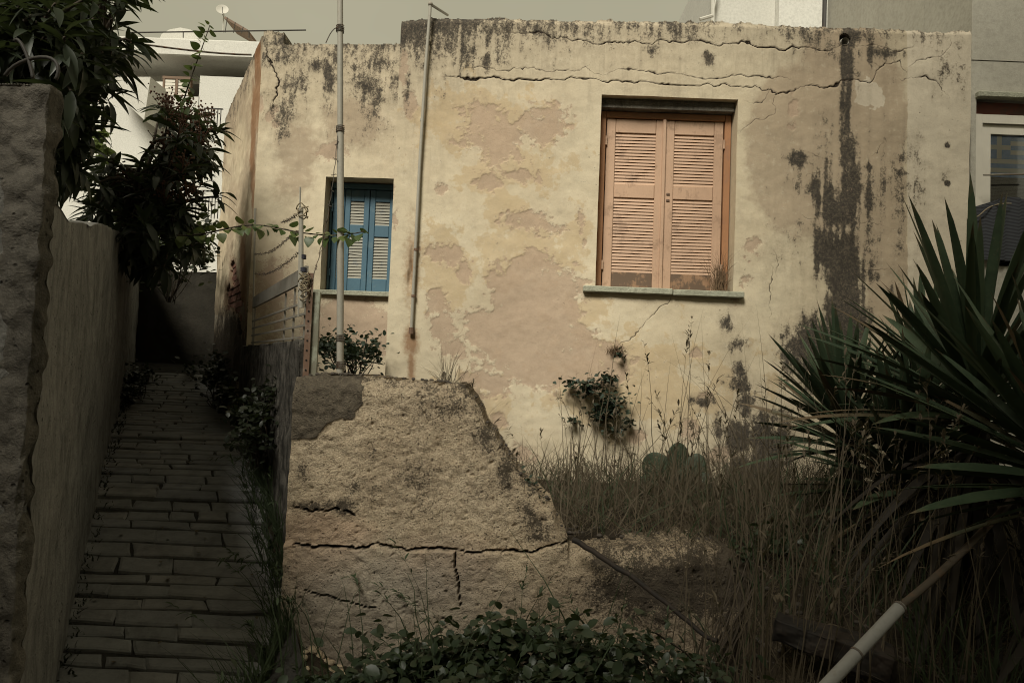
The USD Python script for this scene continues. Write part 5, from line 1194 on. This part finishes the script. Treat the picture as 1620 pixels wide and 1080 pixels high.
# yucca
def yucca(name, label, centre, n, length, seed, aim=(0, 0, 1.0), spread=1.25, dead=30, base=None, width=.026):
    r = np.random.default_rng(seed); t = thing(name, label, 'yucca', 'yuccas on the bank')
    c = pm(centre); aim = pm(aim) / np.linalg.norm(aim)
    e1_ = np.cross(aim, [0, 1, 0.05]); e1_ /= np.linalg.norm(e1_); e2_ = np.cross(aim, e1_)
    b = c - aim * .5 if base is None else pm(base)
    put('trunk', rough(trimesh.Trimesh(*tube(spline([b, (b + c) / 2, c + aim * .05], 8), np.linspace(.075, .055, 8), 12), process=False), .03, .012, 14, seed), 'yucca_dead', t, smooth=True)
    AL = {'along': np.tile(np.linspace(0, 1, 9), 3)}
    def one(a, th, L, w, sag, c0):
        seg = 9; s = np.linspace(0, 1, seg)
        d = aim * math.cos(th) + (e1_ * math.cos(a) + e2_ * math.sin(a)) * math.sin(th)
        P = c0 + d * (s * L)[:, None] - Zv * (sag * L * s ** 2.2)[:, None]
        curl = np.cross(d, Zv); P = P + curl * (r.normal() * .045 * L * s ** 2)[:, None]
        wv = np.cross(d, Zv); wv /= np.linalg.norm(wv) + 1e-9
        nv = np.cross(wv, d)
        tw_ = r.uniform(-.7, .7); wv, nv = wv * math.cos(tw_) + nv * math.sin(tw_), nv * math.cos(tw_) - wv * math.sin(tw_)
        prof = np.interp(s, [0, .06, .35, .6, .85, .97, 1], [.75, .62, .95, 1.0, .62, .16, 0.0]) * w
        V = np.concatenate([P - wv * prof[:, None] + nv * (prof * .35)[:, None], P, P + wv * prof[:, None] + nv * (prof * .35)[:, None]])
        k = np.arange(seg - 1); f = []
        for j in (0, 1):
            a_, b_ = j * seg + k, (j + 1) * seg + k
            f += [np.stack([a_, b_, b_ + 1], 1), np.stack([a_, b_ + 1, a_ + 1], 1)]
        return V, np.vstack(f)
    for k in range(n):
        u = (k + .5) / n; th = spread * u ** .75
        put('leaf', one(k * 2.39996 + r.uniform(-.2, .2), th + r.uniform(-.08, .08), length * r.uniform(.78, 1.08) * (1 - .12 * u), width * r.uniform(.85, 1.15), .02 + .16 * u * u + r.uniform(0, .04), c + aim * (.10 - .22 * u)), 'yucca_leaf' if r.uniform() > .22 * u else 'yucca_dusty', t, smooth=True, attrs=AL)
    dd = [one(r.uniform(0, 6.28), spread + r.uniform(.1, .9), length * r.uniform(.6, .95), width * .8, r.uniform(.2, .6), c - aim * r.uniform(.12, .4)) for k in range(dead)]
    if dead: put('dead_leaves', cat(dd), 'yucca_dead', t, smooth=True)
    return t
YA = at_y(1545, 640, 3.35)
yucca('yucca', 'largest yucca with long upright green blades before the right window', YA, 110, 1.02, 201, (-.05, -.05, 1), 1.5, 60, [YA[0] + .05, YA[1] + .1, .6], .025)
YB = at_y(1340, 690, 4.15)
yucca('yucca', 'smaller yucca leaning left against the stained front wall', YB, 95, .74, 202, (-.25, -.1, 1), 1.35, 24, [YB[0] + .1, YB[1] + .1, .7], .022)
YC = at_y(1700, 760, 2.7)
yucca('yucca', 'low yucca whose blades reach in from the right edge', YC, 60, .88, 203, (-.5, .1, .7), 1.3, 24, [YC[0] + .2, YC[1] + .2, .2])
YD = at_y(1440, 770, 3.7)
yucca('yucca', 'shaded yucca with drooping blades between the two bigger ones', YD, 84, .78, 204, (-.3, -.25, .85), 1.5, 50, [YD[0] + .1, YD[1] + .1, .5])

YE = at_y(1460, 640, 4.5)
yucca('yucca', 'yucca at the back whose blades cross the black stain', YE, 70, .80, 205, (-.1, -.1, 1), 1.4, 30, [YE[0] + .1, YE[1] + .1, .7], .025)
# vine shoots
def vine(name, label, pts, n, size, seed, mat='vine_leaf'):
    r = np.random.default_rng(seed); t = thing(name, label, 'vine', 'vine shoots')
    c = spline(pts, 40); put('stem', tube(c, np.linspace(.006, .003, 40), 6), 'twig', t, smooth=True)
    s = np.linspace(0.02, .99, n); P = np.stack([np.interp(s, np.linspace(0, 1, 40), c[:, k]) for k in range(3)], 1)
    side = np.where(np.arange(n) % 2, 1, -1)[:, None]
    tan_ = np.gradient(P, axis=0); tan_ /= np.linalg.norm(tan_, axis=1, keepdims=True)
    w = np.cross(tan_, [0, 1, 0]); 
    D = w * side * .7 + tan_ * .5 + r.normal(size=(n, 3)) * .35 + [0, -.35, -.35]
    V, f = leaves('heart', P + D * .02, D, size * r.uniform(.6, 1.15, n) * np.linspace(1.1, .75, n), r.uniform(-.7, .7, n))
    for k in range(n): put('leaf', (V[k], f), mat, t, smooth=True)
vine('vine_shoot', 'long leafy vine shoot stretching level across the railing and pole', [at_y(280, 372, 4.9), at_y(340, 366, 4.7), at_y(400, 356, 4.5), at_y(460, 365, 4.2), at_y(520, 372, 3.95), at_y(576, 366, 3.7)], 66, .075, 301)
vine('vine_shoot', 'upright young vine shoot rising in front of the white building', [at_y(288, 170, 5.4), at_y(300, 130, 5.4), at_y(318, 80, 5.4), at_y(332, 40, 5.4)], 30, .085, 302)

# ================================================================== LOOSE THINGS
stk = thing('long_stick', 'long bare brown stick leaning down across the retaining wall', 'stick')
put('shaft', tube(spline([at_y(905, 852, 3.5), at_y(960, 886, 3.42), at_y(1030, 935, 3.3), at_y(1090, 985, 3.2), at_y(1135, 1015, 3.1)], 20) + rng.normal(size=(20, 3)) * .003, np.linspace(.015, .010, 20), 7), 'dark_beam_wood', stk, smooth=True)
mp = thing('leaning_pole', 'pale grey pipe slanting up from the lower right into a brown rod', 'pole')
m0, m1, m2 = at_y(1300, 1092, 2.35), at_y(1425, 958, 2.55), at_y(1600, 790, 2.85)
put('pale_pipe', tube([m0, (m0 + m1) / 2, m1], .022, 14), 'pale_pole', mp, smooth=40)
put('brown_rod', tube(spline([m1, (m1 + m2) / 2 - [0, 0, .02], m2], 10), .014, 10), 'rust_pole', mp, smooth=40)
for t in (.42, .985):
    c = m0 + (m1 - m0) * t; d_ = (m1 - m0) / np.linalg.norm(m1 - m0)
    put('wire_tie', tube([c - d_ * .004, c + d_ * .004], .0245, 12), 'wire', mp)
bm = thing('old_beam', 'dark rotten timber beam lying below the stony bank', 'beam')
b0, b1 = at_y(1225, 965, 2.95) - [0, 0, .03], at_y(1420, 1030, 2.75) - [0, 0, .03]
bd_ = (b1 - b0); bl = np.linalg.norm(bd_); bd_ /= bl
put('timber', rough(frame_box(b0, bd_, np.cross(Zv, bd_), np.cross(bd_, np.cross(Zv, bd_)), 0, bl, 0, .14, -.11, .0, .01), .025, .035, 4, 93, .010, 22), 'dark_beam_wood', bm)
peb = []
m = trimesh.creation.icosphere(1, 1.0)
for k in range(260):
    if k < 170: x, yk = rng.uniform(1.1, 2.0), rng.uniform(2.75, 3.5)
    else: x, yk = rng.uniform(.25, 1.2), rng.uniform(3.66, 4.0)
    s = rng.uniform(.004, .016)
    v = np.array(m.vertices) * s * [1.1, 1, .7]; v += (noise(v * 70 + k * 1.7, 3)[:, None] - .5) * s * .5
    peb.append((v + [x, yk, float(ground_z(x, yk)) + .012], m.faces))
put('pebbles', cat(peb), 'pebble', kind='stuff', label='scattered pale pebbles on the dark bank', cat='pebbles')
lit = []
for k in range(60):
    yk = rng.uniform(2.8, 6.5); x = alley_left(yk) + rng.uniform(.05, 1.05)
    lit.append((x, yk, float(za(yk)) + .016))
V, f = leaves('oval', np.array(lit), rng.normal(size=(60, 3)) * [1, 1, .1], rng.uniform(.015, .04, 60))
put('leaf_litter', joined(V, f), 'dry_grass', kind='stuff', label='few pale fallen leaves on the paving', cat='leaf litter')
